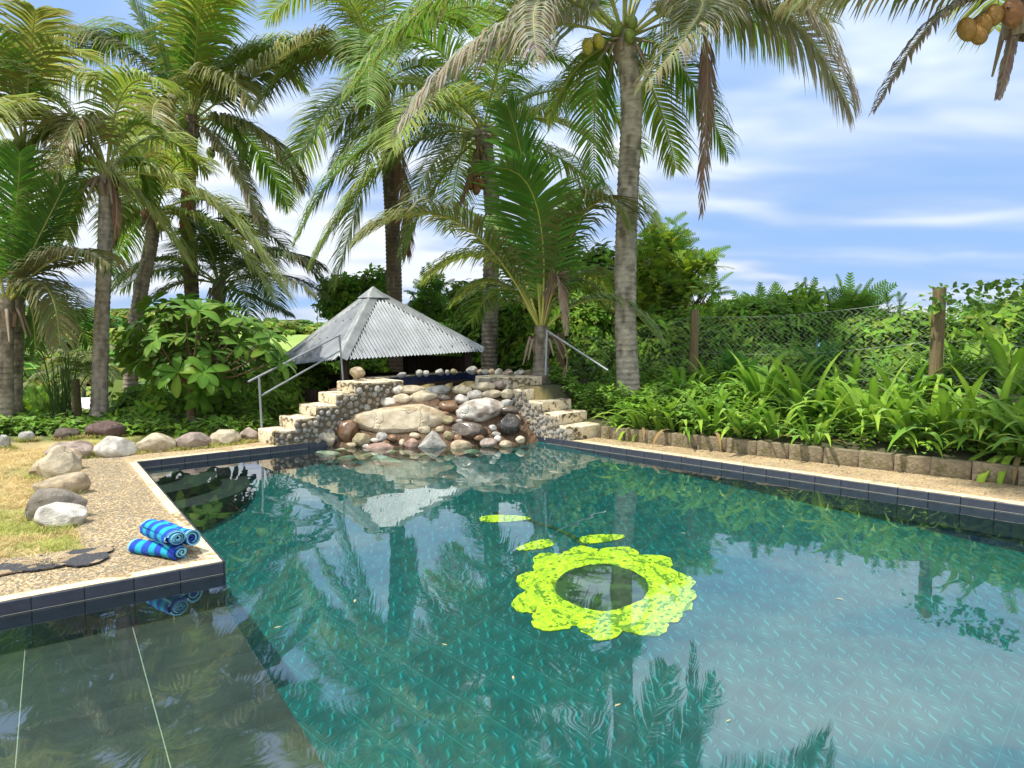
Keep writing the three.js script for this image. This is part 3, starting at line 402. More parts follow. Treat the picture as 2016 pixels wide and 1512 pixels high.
// ---------------------------------------------------------------- hut with a hipped corrugated roof
{
  const N = at(668, 703, 12.5), R = at(950, 687, 14.6), L = at(543, 716, 14.4), A = at(735, 572, 14.5), B = V(L.x + R.x - N.x, 1.1, L.z + R.z - N.z);
  const g = group('hut', V(HUT[0], -1.2, HUT[1]), 'open hut with hipped corrugated metal roof behind the cascade', 'hut'), off = V(HUT[0], -1.2, HUT[1]), loc = (v) => v.clone().sub(off);
  const corners = [L, N, R, B].map(loc), apex = loc(A);
  for (let k = 0; k < 4; k++) {
    const e0 = corners[k], e1 = corners[(k + 1) % 4], e = e1.clone().sub(e0), W = e.length(), u = e.clone().normalize(), n = e.clone().cross(apex.clone().sub(e0)).normalize(); if (n.y < 0) n.negate();
    const s = n.clone().cross(u); if (s.y < 0) s.negate(); const ax = apex.clone().sub(e0).dot(u), ay = apex.clone().sub(e0).dot(s), per = 8, cols = Math.round(W / 0.074) * per, pos = [], uv = [], idx = [];
    for (let i = 0; i <= cols; i++) { const x = i / cols * W, ymax = x < ax ? x / ax * ay : (W - x) / (W - ax) * ay, c = Math.cos(i / per * 2 * Math.PI) * 0.017, sag = 0.02 * (hash(Math.floor(x / 0.76), k, 5) - 0.5); for (const y of [-0.07 + sag * 0.5, ymax]) { const p = e0.clone().addScaledVector(u, x).addScaledVector(s, y).addScaledVector(n, c + 0.004 * Math.floor(x / 0.76) % 2); pos.push(p.x, p.y, p.z); uv.push(x, y); } }
    for (let i = 0; i < cols; i++) { const p = i * 2; idx.push(p, p + 2, p + 1, p + 2, p + 3, p + 1); }
    const q = new THREE.BufferGeometry(); q.setAttribute('position', new THREE.Float32BufferAttribute(pos, 3)); q.setAttribute('uv', new THREE.Float32BufferAttribute(uv, 2)); q.setIndex(idx); q.computeVertexNormals(); const m = M.roof.clone(); m.side = THREE.DoubleSide; const panel = mesh('roof_panel', q, m, g);
    const screws = []; for (const row of [0.12, 0.62, 1.12]) for (let x = 0.2; x < W; x += 0.288) { const ymax = x < ax ? x / ax * ay : (W - x) / (W - ax) * ay; if (row > ymax - 0.1 || row * 1.0 > ay) continue; const p = e0.clone().addScaledVector(u, x).addScaledVector(s, row).addScaledVector(n, 0.014); const b = new THREE.SphereGeometry(0.013, 6, 4); b.translate(p.x, p.y, p.z); screws.push(b); }
    if (screws.length) tag(mesh('screws', strip(screws), M.darkwood, panel), null, null, null, 'stuff');
    mesh('rafter', tube([e0.clone().addScaledVector(n, -0.05).lerp(apex, 0.04), e1.clone().addScaledVector(n, -0.05).lerp(apex, 0.04)], 0.035, 1, 4), M.darkwood, g);
  }
  for (let k = 0; k < 4; k++) { // hip flashings
    const c = corners[k], d = apex.clone().sub(c), prev = corners[(k + 3) % 4], next = corners[(k + 1) % 4], pos = [], idx = [], uvs = []; const nr = (a, b) => { const n = b.clone().sub(a).cross(apex.clone().sub(a)).normalize(); return n.y < 0 ? n.negate() : n; };
    const n0 = nr(prev, c), n1 = nr(c, next), w0 = d.clone().normalize().cross(n0).normalize(), w1 = d.clone().normalize().cross(n1).normalize(); if (w0.dot(prev.clone().sub(c)) < 0) w0.negate(); if (w1.dot(next.clone().sub(c)) < 0) w1.negate();
    for (let i = 0; i <= 8; i++) { const p = c.clone().addScaledVector(d, lerp(-0.01, 0.97, i / 8)), nn = n0.clone().add(n1).normalize(); const rows = [p.clone().addScaledVector(w0, 0.15).addScaledVector(n0, 0.017), p.clone().addScaledVector(w0, 0.03).addScaledVector(n0, 0.026), p.clone().addScaledVector(nn, 0.052), p.clone().addScaledVector(w1, 0.03).addScaledVector(n1, 0.026), p.clone().addScaledVector(w1, 0.15).addScaledVector(n1, 0.017)]; rows.forEach((r, j) => { pos.push(r.x, r.y + (hash(i, j, k) - 0.5) * 0.008, r.z); uvs.push(i * 0.3, j * 0.07); }); }
    for (let i = 0; i < 8; i++) for (let j = 0; j < 4; j++) { const p = i * 5 + j; idx.push(p, p + 1, p + 5, p + 1, p + 6, p + 5); }
    const q = new THREE.BufferGeometry(); q.setAttribute('position', new THREE.Float32BufferAttribute(pos, 3)); q.setAttribute('uv', new THREE.Float32BufferAttribute(uvs, 2)); q.setIndex(idx); q.computeVertexNormals(); const m = M.galv.clone(); m.side = THREE.DoubleSide; mesh('hip_flashing', q, m, g);
  }
  const cap = new THREE.ConeGeometry(0.34, 0.24, 4, 1); cap.rotateY(Math.atan2(N.x - A.x, N.z - A.z)); cap.translate(apex.x, apex.y - 0.03, apex.z); mesh('apex_cap', boxUV(cap), M.galv, g);
  const inset = corners.map((c) => V(lerp(c.x, 0, 0.13), 0, lerp(c.z, 0, 0.13)));
  inset.forEach((c, i) => mesh('post', box(0.13, corners[i].y + 0.03, 0.13, c.x, (corners[i].y + 0.03) / 2 - 0.05, c.z), M.darkwood, g));
  const between = (a, b, t) => a.clone().lerp(b, t);
  for (const [a, b, hgt, n] of [[0, 1, 1.72, 17], [3, 0, 1.9, 20], [2, 3, 2.3, 22]]) for (let i = 0; i < n; i++) { const c = between(inset[a], inset[b], (i + 0.7) / (n + 0.4)), e = inset[b].clone().sub(inset[a]), w = a ? e.length() / (n + 0.4) - 0.008 : 0.085; mesh('slat', box(w, hgt, 0.022, c.x, hgt / 2, c.z, -Math.atan2(e.z, e.x)), M.darkwood, g); }
  for (const h of [0.4, 1.45]) { const a = inset[0], b = inset[1], c = between(a, b, 0.5), e = b.clone().sub(a); mesh('rail', box(e.length(), 0.09, 0.035, c.x + 0.03, h, c.z - 0.03, -Math.atan2(e.z, e.x)), M.darkwood, g); }
  { const a = inset[1], b = inset[2], c = between(a, b, 0.5), e = b.clone().sub(a); mesh('counter', box(e.length() - 0.2, 0.06, 0.4, c.x, 1.82, c.z, -Math.atan2(e.z, e.x)), M.darkwood, g); mesh('counter_front', box(e.length() - 0.2, 1.75, 0.05, c.x, 0.9, c.z, -Math.atan2(e.z, e.x)), M.darkwood, g); }
  mesh('floor', box(3.1, 0.08, 2.7, 0, 0.0, 0, 0.7), M.bed, g);
}

// ---------------------------------------------------------------- galvanised handrails
{
  const g = group('handrail', V(0, 0, 0), 'galvanised pipe handrail with two bars beside the hut steps', 'handrail');
  const a0 = at(488, 752, 10.6), a1 = at(668, 660, 11.9), b0 = at(514, 779, 10.6), b1 = at(668, 691, 11.9), p0 = at(510, 742, 10.6), p0b = on(515, 832, 0.1), p1 = at(668, 659, 11.9), p1b = at(676, 741, 11.9);
  p0b.copy(at(515, 836, 10.6)); const r = 0.017;
  mesh('top_bar', tube([a0, a1], r, 1, 8), M.pipe, g); mesh('lower_bar', tube([b0, b1], r * 0.9, 1, 8), M.pipe, g); mesh('post', tube([p0, p0b.clone().setY(p0b.y - 0.1)], r, 1, 8), M.pipe, g); mesh('post', tube([p1, p1b.clone().setY(p1b.y - 0.15)], r, 1, 8), M.pipe, g);
  const k = group('handrail', V(0, 0, 0), 'single galvanised pipe rail sloping down beside the planter steps', 'handrail');
  mesh('post', tube([at(1077, 650, 11.9), at(1074, 738, 11.9)], r * 1.15, 1, 8), M.pipe, k); mesh('top_bar', tube([at(1076, 650, 11.9), at(1197, 729, 11.2)], r, 1, 8), M.pipe, k);
}

// ---------------------------------------------------------------- coconut palms
function frondGeo(p0, pm, p2, o) { // p0 heart of the crown, pm half way, p2 tip
  const r = rng(o.seed), c = pm.clone().multiplyScalar(2).addScaledVector(p0, -0.5).addScaledVector(p2, -0.5), cur = new THREE.QuadraticBezierCurve3(p0, c, p2), L = cur.getLength();
  const n = Math.round((o.n ?? 100) * clamp(L / 3.4, 0.55, 1.25)), len = (o.len ?? 1.05) * clamp(L / 3.2, 0.55, 1.15), pos = [], col = [], idx = [], T0 = V(), S = V(), U = V(), UP = V(0, 1, 0), roll = o.roll ?? 0, pal = o.pal ?? G.frond, droop = o.droop ?? 0.5, base = pal[Math.floor(r() * pal.length)], w0 = (o.w ?? 0.0155);
  let side = o.side ? o.side.clone() : null;
  for (let k = 0; k < n; k++) {
    const t = 0.16 + 0.84 * Math.pow(k / (n - 1), 0.96), P = cur.getPoint(t); cur.getTangent(t, T0); S.crossVectors(T0, UP); if (S.lengthSq() < 0.03) S.copy(side ?? V(1, 0, 0)); S.normalize(); if (side && S.dot(side) < 0) S.negate(); side = (side ?? V()).copy(S); U.crossVectors(S, T0).normalize();
    if (roll) { const cs = Math.cos(roll), sn = Math.sin(roll), s2 = S.clone(); S.multiplyScalar(cs).addScaledVector(U, sn); U.multiplyScalar(cs).addScaledVector(s2, -sn); }
    const prof = Math.pow(Math.sin(Math.PI * clamp(0.17 + t * 0.68)), 0.8) * (t > 0.9 ? lerp(1, 0.62, (t - 0.9) / 0.1) : 1);
    for (const s of [-1, 1]) {
      if (o.thin && r() < o.thin) continue;
      const al = (lerp(1.3, 0.72, t) + (r() - 0.5) * 0.22) * (o.al ?? 1), l = len * prof * (0.85 + 0.3 * r()), d = T0.clone().multiplyScalar(Math.cos(al)).addScaledVector(S, s * Math.sin(al)).addScaledVector(U, (o.lift ?? 0.28) + (r() - 0.5) * 0.2).normalize();
      const tone = mixc(base, pal[Math.floor(r() * pal.length)], r() * 0.6).map((v) => v * (0.82 + 0.36 * r())), tip = r() < (o.burn ?? 0.25) ? mixc(tone, [0.3, 0.2, 0.1], 0.8) : tone, v0 = pos.length / 3; const q = P.clone(), dr = droop * (0.75 + 0.5 * r()), tw = (r() - 0.5) * 0.7;
      for (let i = 0; i < 4; i++) {
        const W = T0.clone().addScaledVector(d, -T0.dot(d)); if (W.lengthSq() < 0.02) W.copy(U); W.normalize().addScaledVector(V().crossVectors(d, W), tw * i / 3).normalize(); const w = [0.55, 1, 0.72, 0][i] * w0 * (0.8 + 0.4 * prof), cc = i === 3 ? tip : i === 2 ? mixc(tone, tip, 0.35) : tone;
        if (i < 3) { pos.push(q.x - W.x * w, q.y - W.y * w, q.z - W.z * w, q.x + W.x * w, q.y + W.y * w, q.z + W.z * w); col.push(...cc, ...cc); } else { pos.push(q.x, q.y, q.z); col.push(...cc); }
        q.addScaledVector(d, l * [0.28, 0.36, 0.36, 0][i]); d.y -= dr * [0.75, 0.95, 0.8, 0][i]; d.normalize();
      }
      idx.push(v0, v0 + 1, v0 + 2, v0 + 1, v0 + 3, v0 + 2, v0 + 2, v0 + 3, v0 + 4, v0 + 3, v0 + 5, v0 + 4, v0 + 4, v0 + 5, v0 + 6);
    }
  }
  const g = new THREE.BufferGeometry(); g.setAttribute('position', new THREE.Float32BufferAttribute(pos, 3)); g.setAttribute('color', new THREE.Float32BufferAttribute(col, 3)); g.setIndex(idx); g.computeVertexNormals();
  const pts = []; for (let i = 0; i <= 6; i++) pts.push(cur.getPoint(i / 6)); const rc = o.dead ? [0.25, 0.16, 0.1] : (o.rib ?? [0.3, 0.3, 0.075]);
  const rg = tube(pts, (t) => lerp(o.rr ?? 0.032, 0.005, Math.pow(t, 0.7)), 14, 5); paint(rg, () => rc);
  return [g, rg];
}
const addFrond = (palm, p0, pm, p2, o) => { const [a, b] = frondGeo(p0, pm, p2, o); const f = mesh('frond', a, o.dead ? M.dry : M.frond, palm); mesh('midrib', b, M.rachis, f); return f; };
function trunkGeo(pts, r0, r1, seed, tone = [0.3, 0.26, 0.21], dark = [0.13, 0.105, 0.08]) {
  const c = new THREE.CatmullRomCurve3(pts), L = c.getLength(), nr = Math.round(L / 0.095), seg = nr * 4, rad = 18, g = tube(pts, () => 1, seg, rad), p = g.attributes.position, q = V();
  const cols = [];
  for (let i = 0; i <= seg; i++) {
    const t = i / seg, o = c.getPointAt(t), ph = (i % 4) / 4, ring = Math.floor(i / 4), flare = 1 + 0.7 * Math.exp(-t * L / 0.22) * (r0 > 0.1 ? 1 : 0.3);
    for (let j = 0; j <= rad; j++) {
      const k = i * (rad + 1) + j, a = (j % rad) / rad * 6.283, R = lerp(r0, r1, Math.pow(t, 0.6)) * flare * (1 + 0.06 * (ph === 0 ? 1 : ph < 0.3 ? 0.3 : -0.2) + 0.05 * (fbm(Math.cos(a) * 2 + seed, t * L * 2, Math.sin(a) * 2, 3) - 0.5) * 2);
      q.fromBufferAttribute(p, k).sub(o).normalize().multiplyScalar(R).add(o); const wob = 0.012 * (noise(ring * 3.1, Math.cos(a) * 2, Math.sin(a) * 2 + seed) - 0.5); p.setXYZ(k, q.x, q.y + wob, q.z);
      const n = fbm(Math.cos(a) * 2.5 + seed, t * L * 5, Math.sin(a) * 2.5, 4); let cc = mixc(tone, dark, sst(0.42, 0.7, n) * 0.8 + (ph === 0 ? 0.35 * hash(ring, 2, seed) : 0)); if (hash(Math.floor(t * L * 9), j, seed) > 0.93) cc = mixc(cc, [0.42, 0.38, 0.32], 0.6); cols.push(cc);
    }
  }
  g.computeVertexNormals(); { const uv = g.attributes.uv; for (let i = 0; i < uv.count; i++) uv.setXY(i, uv.getY(i), uv.getX(i) * L); }
  return paint(g, (x, y, z, i) => cols[i]);
}
const nutGeo = (() => { const g = new THREE.SphereGeometry(1, 14, 12), p = g.attributes.position; for (let i = 0; i < p.count; i++) { const a = Math.atan2(p.getZ(i), p.getX(i)), k = 1 + 0.07 * Math.cos(3 * a) * (1 - Math.abs(p.getY(i))); p.setXYZ(i, p.getX(i) * 0.82 * k, p.getY(i) * (p.getY(i) < 0 ? 1.25 : 1.02), p.getZ(i) * 0.82 * k); } g.computeVertexNormals(); return g; })();
const nutMat = (c) => std({ color: new THREE.Color(c[0], c[1], c[2]), roughness: 0.5, map: rep(grainC, 2), bumpMap: grain, bumpScale: 0.01 });
const NUT = { green: nutMat([0.2, 0.26, 0.04]), yellow: nutMat([0.5, 0.42, 0.06]), brown: nutMat([0.3, 0.13, 0.05]), orange: nutMat([0.36, 0.19, 0.035]) };
function palm(label, o) {
  const r = rng(o.seed), crown = at(o.crown[0], o.crown[1], o.z), base = o.base.length === 3 ? at(...o.base) : on(o.base[0], o.base[1], 0); base.y = Math.min(base.y, ground(base.x, base.z) + 0.02);
  const g = group('palm_tree', base, label, 'palm tree', 'coconut palms round the pool'), loc = (v) => v.clone().sub(base);
  const cr = loc(crown), path = [V(0, -0.1, 0), ...(o.via ?? []).map(([x, y, d]) => loc(at(x, y, d ?? lerp(-base.z, o.z, 0.5)))), cr.clone().add(V(0, 0.12, 0))];
  mesh('trunk', trunkGeo(path, o.r0 ?? 0.16, o.r1 ?? 0.125, o.seed, o.tone, o.dark), M.bark, g);
  (o.fronds ?? []).forEach(([mx, my, tx, ty, dz = 0, x = {}], i) => addFrond(g, x.from ? loc(at(...x.from)) : cr, loc(at(mx, my, o.z + dz * 0.5)), loc(at(tx, ty, o.z + dz)), { seed: o.seed * 31 + i, droop: 0.5, ...(o.opt ?? {}), ...x }));
  const A = o.auto ?? 10, LL = o.L ?? 3.4;
  for (let i = 0; i < A; i++) { // the rest of the crown, turned by the golden angle
    const k = (i + 0.5) / A, az = i * 2.39996 + (o.az ?? 0), el = lerp(1.25, o.low ?? -0.45, k) + (r() - 0.5) * 0.2, l = LL * (0.82 + 0.3 * r()), h = V(Math.cos(az), 0, Math.sin(az)), fall = lerp(0.22, 0.42, k);
    if (o.skip && o.skip(h, el)) continue;
    const m = cr.clone().addScaledVector(h, l * 0.5 * Math.cos(el)).add(V(0, l * 0.5 * Math.sin(el) + l * 0.05, 0)), t = cr.clone().addScaledVector(h, l * Math.cos(el * 0.8) * 0.95).add(V(0, l * Math.sin(el) * 0.8 - l * fall, 0));
    addFrond(g, cr, m, t, { seed: o.seed * 77 + i, droop: 0.4 + 0.3 * r(), side: V(-h.z, 0, h.x), ...(o.opt ?? {}) });
  }
  for (let i = 0; i < (o.sheath ?? 7); i++) { const a = i * 2.4, h = V(Math.cos(a), 0, Math.sin(a)), s = tube([cr.clone().addScaledVector(h, 0.09).add(V(0, -0.35, 0)), cr.clone().addScaledVector(h, 0.17).add(V(0, -0.05, 0)), cr.clone().addScaledVector(h, 0.3 + 0.2 * r()).add(V(0, -0.1 - 0.5 * r(), 0))], (t) => 0.055 * (1 - 0.8 * t), 5, 5); paint(s, () => mixc([0.2, 0.14, 0.09], [0.3, 0.24, 0.17], r())); mesh('leaf_sheath', s, M.rachis, g); }
  (o.nuts ?? []).forEach(([x, y, c, s = 0.115], i) => { const m = mesh('coconut', nutGeo, NUT[c], g); m.position.copy(loc(at(x, y, o.z - 0.22))); m.scale.setScalar(s); m.rotation.set(0.3 * Math.sin(i * 3), i, 0.4 * Math.cos(i * 5)); });
  return g;
}
const dead = { dead: true, pal: G.dead, droop: 0.3, al: 0.42, lift: 0, burn: 0, len: 0.6, thin: 0.15 }, pale = { pal: [...G.pale, [0.2, 0.21, 0.07]], droop: 0.85, burn: 0.6 }, fresh = { pal: G.young, droop: 0.18, burn: 0.03, lift: 0.1 };

// tall palm between the steps and the planter
palm('tall palm with pale blotched trunk rising from the planter', { seed: 3, base: [1240, 738, 12], via: [[1231, 600, 12], [1236, 380, 12], [1243, 200, 12]], crown: [1228, 78], z: 12, r0: 0.19, r1: 0.17, tone: [0.5, 0.44, 0.35], L: 3.9, auto: 12, az: 0.7, sheath: 16, skip: (h, el) => el < 0.4,
  fronds: [[1005, 62, 795, 240, -1.2, pale], [985, -60, 690, 175, -1, { droop: 0.75, burn: 0.4, len: 0.95 }], [1080, -10, 1060, 120, -2, { ...pale, len: 0.7 }], [1475, -8, 1664, 200, -0.6, { ...pale, droop: 1.1, len: 1.3, n: 130 }], [1420, 30, 1560, 90, 0.6, { droop: 1, len: 1.1 }], [1380, 0, 1275, 165, -3, { ...pale, len: 0.8 }], [1392, 150, 1381, 415, -0.2, { ...dead, len: 0.62, from: [1385, 60, 12], pal: [[0.3, 0.22, 0.17], [0.24, 0.15, 0.11]] }], [1330, 120, 1432, 300, 0.8, { droop: 0.9 }], [1180, 130, 1170, 350, 0.8, { droop: 0.5 }], [1290, 190, 1330, 330, 1, { droop: 0.6 }], [1140, 130, 1080, 240, 0.5, { droop: 0.8 }], [1150, -90, 1040, -120, -1.5], [1320, -120, 1400, -190, 0.3], [1220, -150, 1190, -260, -0.5]],
  nuts: [[1178, 80, 'yellow'], [1157, 90, 'yellow'], [1243, 42, 'green'], [1306, 16, 'green'], [1327, 24, 'green'], [1345, 46, 'green'], [1240, 70, 'green'], [1215, 55, 'green']] });
// palm behind the young one
palm('slim palm with brown coconuts behind the young palm', { seed: 5, base: [962, 716, 16], via: [[966, 560, 16], [970, 420, 16]], crown: [950, 262], z: 16, r0: 0.19, r1: 0.17, L: 4.2, auto: 10, az: 0.2,
  fronds: [[745, 272, 585, 470, -0.5, { droop: 0.75, len: 0.9 }], [880, 290, 815, 390, -1.5, { droop: 0.35, pal: [[0.2, 0.22, 0.05], [0.15, 0.19, 0.04]] }], [1050, 220, 1190, 178, 0.6, { droop: 0.8 }], [1080, 300, 1190, 380, 0.8, { droop: 0.8 }], [850, 380, 800, 500, 0, { droop: 0.6 }], [840, 210, 720, 250, 0.5, { droop: 0.7 }], [930, 330, 900, 420, -0.6, { ...dead }], [1030, 130, 1110, 120, 0.2]],
  nuts: [[928, 340, 'brown'], [942, 336, 'brown'], [934, 356, 'brown'], [946, 360, 'brown'], [938, 372, 'brown'], [926, 362, 'brown'], [921, 266, 'green'], [1018, 252, 'green']] });
// palm rising behind the hut roof
palm('palm whose trunk rises behind the hut roof peak', { seed: 7, base: [778, 640, 18], via: [[776, 560, 18], [772, 420, 18], [764, 300, 18]], crown: [750, 165], z: 18, r0: 0.2, r1: 0.18, L: 4.6, auto: 11, az: 1.1, tone: [0.22, 0.15, 0.1],
  fronds: [[660, 210, 582, 320, -2, { droop: 0.3, len: 0.95 }], [690, 95, 560, 120, -1, { droop: 0.7 }], [860, 130, 960, 210, -1, { droop: 0.9 }], [720, 330, 660, 560, -1, { droop: 0.7 }], [640, 100, 510, 200, -1, { droop: 0.8 }], [790, 330, 800, 500, -0.6, { ...dead, len: 0.7 }], [830, 40, 930, 60, 0], [680, 10, 600, -40, -0.5], [700, 250, 655, 330, 0, { droop: 0.8 }]] });
// young palm at the head of the planter steps
palm('young palm with broad upright fronds beside the spa', { seed: 9, base: [1066, 720, 12.4], via: [[1066, 690, 12.4]], crown: [1066, 655], z: 12.4, r0: 0.14, r1: 0.12, auto: 9, L: 2.6, low: 0.2, az: 2.2, sheath: 6, skip: (h, el) => h.z > 0.5, opt: { rib: [0.42, 0.4, 0.09] },
  fronds: [[905, 440, 712, 470, -1.2, { droop: 0.45, len: 0.95, pal: [[0.17, 0.2, 0.035], [0.11, 0.16, 0.02]] }], [1058, 410, 975, 330, -1.2, { ...fresh, len: 0.95, w: 0.019 }], [1040, 380, 1000, 210, -0.4, { ...fresh, len: 0.9, w: 0.019 }], [1150, 420, 1238, 440, -1, { droop: 0.6, pal: [[0.19, 0.22, 0.045]] }], [980, 555, 888, 600, 0.4, { droop: 0.6, len: 0.6 }], [1120, 560, 1190, 600, 0.4, { droop: 0.7 }], [1100, 470, 1150, 380, 0.6, fresh], [1000, 480, 940, 430, 1, fresh], [1095, 545, 1115, 650, -0.7, { ...dead, len: 0.5 }], [1090, 480, 1120, 600, 0, { ...dead, len: 0.45 }], [1110, 680, 1112, 745, -0.5, { ...dead, thin: 0.97 }]] });
// palm in front of the lawn's far edge
palm('straight ringed palm standing behind the purple brown boulder', { seed: 11, base: [193, 842], via: [[200, 640, 12.4], [207, 480, 12.4]], crown: [211, 345], z: 12.4, r0: 0.135, r1: 0.112, tone: [0.5, 0.44, 0.35], dark: [0.22, 0.18, 0.14], auto: 6, L: 2.9, az: 0.4, skip: (h, el) => h.z > 0.4 && el < 0.6,
  fronds: [[130, 250, 0, 330, -0.5, { droop: 1, pal: [[0.22, 0.27, 0.06]] }], [160, 235, 105, 350, -1.2, { pal: [[0.24, 0.23, 0.07], [0.3, 0.29, 0.12]], droop: 0.75 }], [95, 225, -20, 230, -0.8, { pal: [[0.2, 0.21, 0.06]], droop: 0.85, len: 0.95 }], [270, 320, 300, 400, 0.6, { droop: 0.8 }], [150, 380, 130, 470, 0.4, { droop: 0.8 }], [230, 420, 205, 540, -0.3, { ...dead, len: 0.4 }], [260, 250, 320, 270, 0.4], [120, 520, 70, 530, 0.2, { ...dead, from: [195, 512, 12.3], pal: [[0.25, 0.22, 0.13]], len: 0.5 }]] });
// leaning palm with green nuts
palm('leaning palm with green coconuts behind the broadleaf tree', { seed: 13, base: [252, 800, 15], via: [[262, 680, 15], [280, 560, 15], [296, 490, 15]], crown: [308, 420], z: 15, r0: 0.15, r1: 0.13, tone: [0.44, 0.36, 0.27], auto: 8, L: 2.6, az: 2, fronds: [[250, 430, 225, 480, 0, { droop: 0.8 }], [350, 420, 380, 500, 0.3, { droop: 0.8 }], [270, 380, 240, 370, 0]], nuts: [[327, 434, 'green', 0.1], [315, 445, 'green', 0.1], [285, 420, 'brown', 0.1]] });
// big bright palm over the broadleaf tree
palm('big bright green palm with a brown hanging frond above the broadleaf tree', { seed: 15, base: [384, 815, 17], via: [[380, 640, 17], [372, 440, 17], [373, 320, 17]], crown: [378, 238], z: 17, r0: 0.175, r1: 0.155, tone: [0.3, 0.21, 0.14], auto: 10, L: 4, opt: { w: 0.021 }, az: 0.9, skip: (h, el) => h.z > 0.2 && el < 0.7,
  fronds: [[310, 110, 238, -40, -0.6, { ...fresh, pal: G.frond, len: 1.15 }], [366, 105, 350, -60, 0.3, fresh], [405, 95, 450, -40, -0.3, { ...fresh, droop: 0.3 }], [470, 120, 600, 95, 1, { pal: G.young }], [425, 145, 500, 215, -1.4, { droop: 0.8, pal: [[0.27, 0.28, 0.06], [0.2, 0.23, 0.04]] }], [510, 145, 640, 60, -0.5, { droop: 0.9, pal: [[0.25, 0.26, 0.07]] }], [500, 255, 595, 370, -0.4, { droop: 0.8, pal: [[0.24, 0.25, 0.07]] }], [455, 310, 522, 460, -0.8, { ...pale, len: 0.6 }], [305, 205, 322, 370, -1.6, { droop: 0.4, len: 0.9, pal: [[0.26, 0.26, 0.06], [0.2, 0.22, 0.04]] }], [205, 160, -10, 122, -0.4, { droop: 1, len: 1.15 }], [205, 75, -10, 108, 0.3, { droop: 1.05, len: 0.95, pal: [[0.15, 0.19, 0.06]] }], [366, 390, 363, 510, -0.4, { ...dead, len: 0.4, w: 0.024, pal: [[0.3, 0.13, 0.05], [0.24, 0.1, 0.04]] }], [450, 250, 480, 340, 0.5, { droop: 0.8 }]],
  nuts: [[427, 287, 'green', 0.13], [415, 300, 'green', 0.12], [362, 243, 'green', 0.12]] });
// young palm and old trunk at the edge of the lawn
palm('young palm with dark lower fronds at the edge of the lawn', { seed: 17, base: [6, 830, 11.6], via: [[8, 720, 11.6]], crown: [12, 600], z: 11.6, r0: 0.14, r1: 0.125, tone: [0.42, 0.36, 0.28], auto: 5, L: 2.4, low: 0.1, az: 1.4, skip: (h) => h.z > 0.5, opt: { pal: [[0.08, 0.19, 0.02], [0.12, 0.23, 0.03]] },
  fronds: [[30, 440, 40, 300, -0.4, fresh], [75, 470, 130, 360, -0.3, { droop: 0.3 }], [-20, 450, -50, 330, -0.4, fresh], [120, 505, 215, 520, -0.6, { droop: 0.7, pal: [[0.2, 0.2, 0.07], [0.12, 0.15, 0.04]] }], [85, 560, 118, 680, -0.6, { droop: 0.6, pal: [[0.18, 0.19, 0.06]] }], [60, 470, 90, 430, 0.4, fresh], [-60, 520, -110, 560, 0], [55, 590, 70, 700, 0.3, { droop: 0.7 }]] });
palm('old slanting palm trunk wrapped in roots beside the young palm', { seed: 19, base: [24, 845, 12.2], via: [[30, 720, 12.2], [34, 600, 12.2]], crown: [46, 300], z: 12.2, r0: 0.13, r1: 0.11, tone: [0.46, 0.39, 0.3], auto: 6, L: 3, az: 0.3, fronds: [[60, 120, 70, 20, -1, { pal: [[0.27, 0.28, 0.06], [0.2, 0.27, 0.05]] }], [20, 150, -30, 60, -1], [110, 260, 150, 330, 0.3, { droop: 0.8 }], [0, 300, -40, 420, -0.6, { droop: 0.8 }]] });
// low palm behind the broadleaf tree
palm('low dark palm arching its fronds towards the hut', { seed: 21, base: [430, 720, 17], via: [[430, 640, 17]], crown: [432, 560], z: 17, r0: 0.15, r1: 0.15, auto: 9, L: 3, low: 0, az: 0.6, opt: { pal: [[0.08, 0.15, 0.02], [0.12, 0.18, 0.03]] }, fronds: [[530, 505, 628, 525, -0.5, { droop: 0.7, pal: [[0.13, 0.16, 0.06]] }], [540, 545, 622, 582, -0.8, { droop: 0.6, pal: [[0.15, 0.17, 0.07]] }], [510, 590, 568, 618, 0, { droop: 0.7 }], [330, 530, 240, 570, 0.4, { droop: 0.6 }], [350, 560, 262, 620, -0.5, { droop: 0.5, pal: [[0.13, 0.16, 0.06]] }], [400, 460, 380, 420, 0.3, fresh], [460, 450, 500, 430, 0.3, fresh]] });
// palm beyond the planter, its crown above the sea
palm('palm hung with orange coconuts leaning over the planter', { seed: 23, base: [2330, 900, 7.6], via: [[2260, 500, 7.4]], crown: [2010, 0], z: 7.2, r0: 0.16, r1: 0.13, auto: 11, L: 3.2, az: 1.9, low: -0.2, skip: (h, el) => (h.x < 0.1 && el < 0.6) || (h.z > 0.3 && el < 0.4),
  fronds: [[1870, 15, 1722, 215, -0.4, { ...pale, len: 0.4, droop: 0.8, pal: [[0.13, 0.1, 0.08], [0.2, 0.16, 0.12]] }], [1985, 110, 1965, 190, -0.2, { ...dead, len: 0.3, pal: [[0.24, 0.18, 0.15]] }], [1790, -38, 1545, 8, 0, { ...pale, droop: 1.2, len: 0.75 }], [1880, -120, 1700, -110, 0.4], [2060, 90, 2080, 220, 0, dead]],
  nuts: [[1903, 56, 'orange', 0.1], [1934, 50, 'orange', 0.1], [1926, 66, 'orange', 0.095], [1992, 24, 'brown', 0.12], [1957, 28, 'orange', 0.095]] });

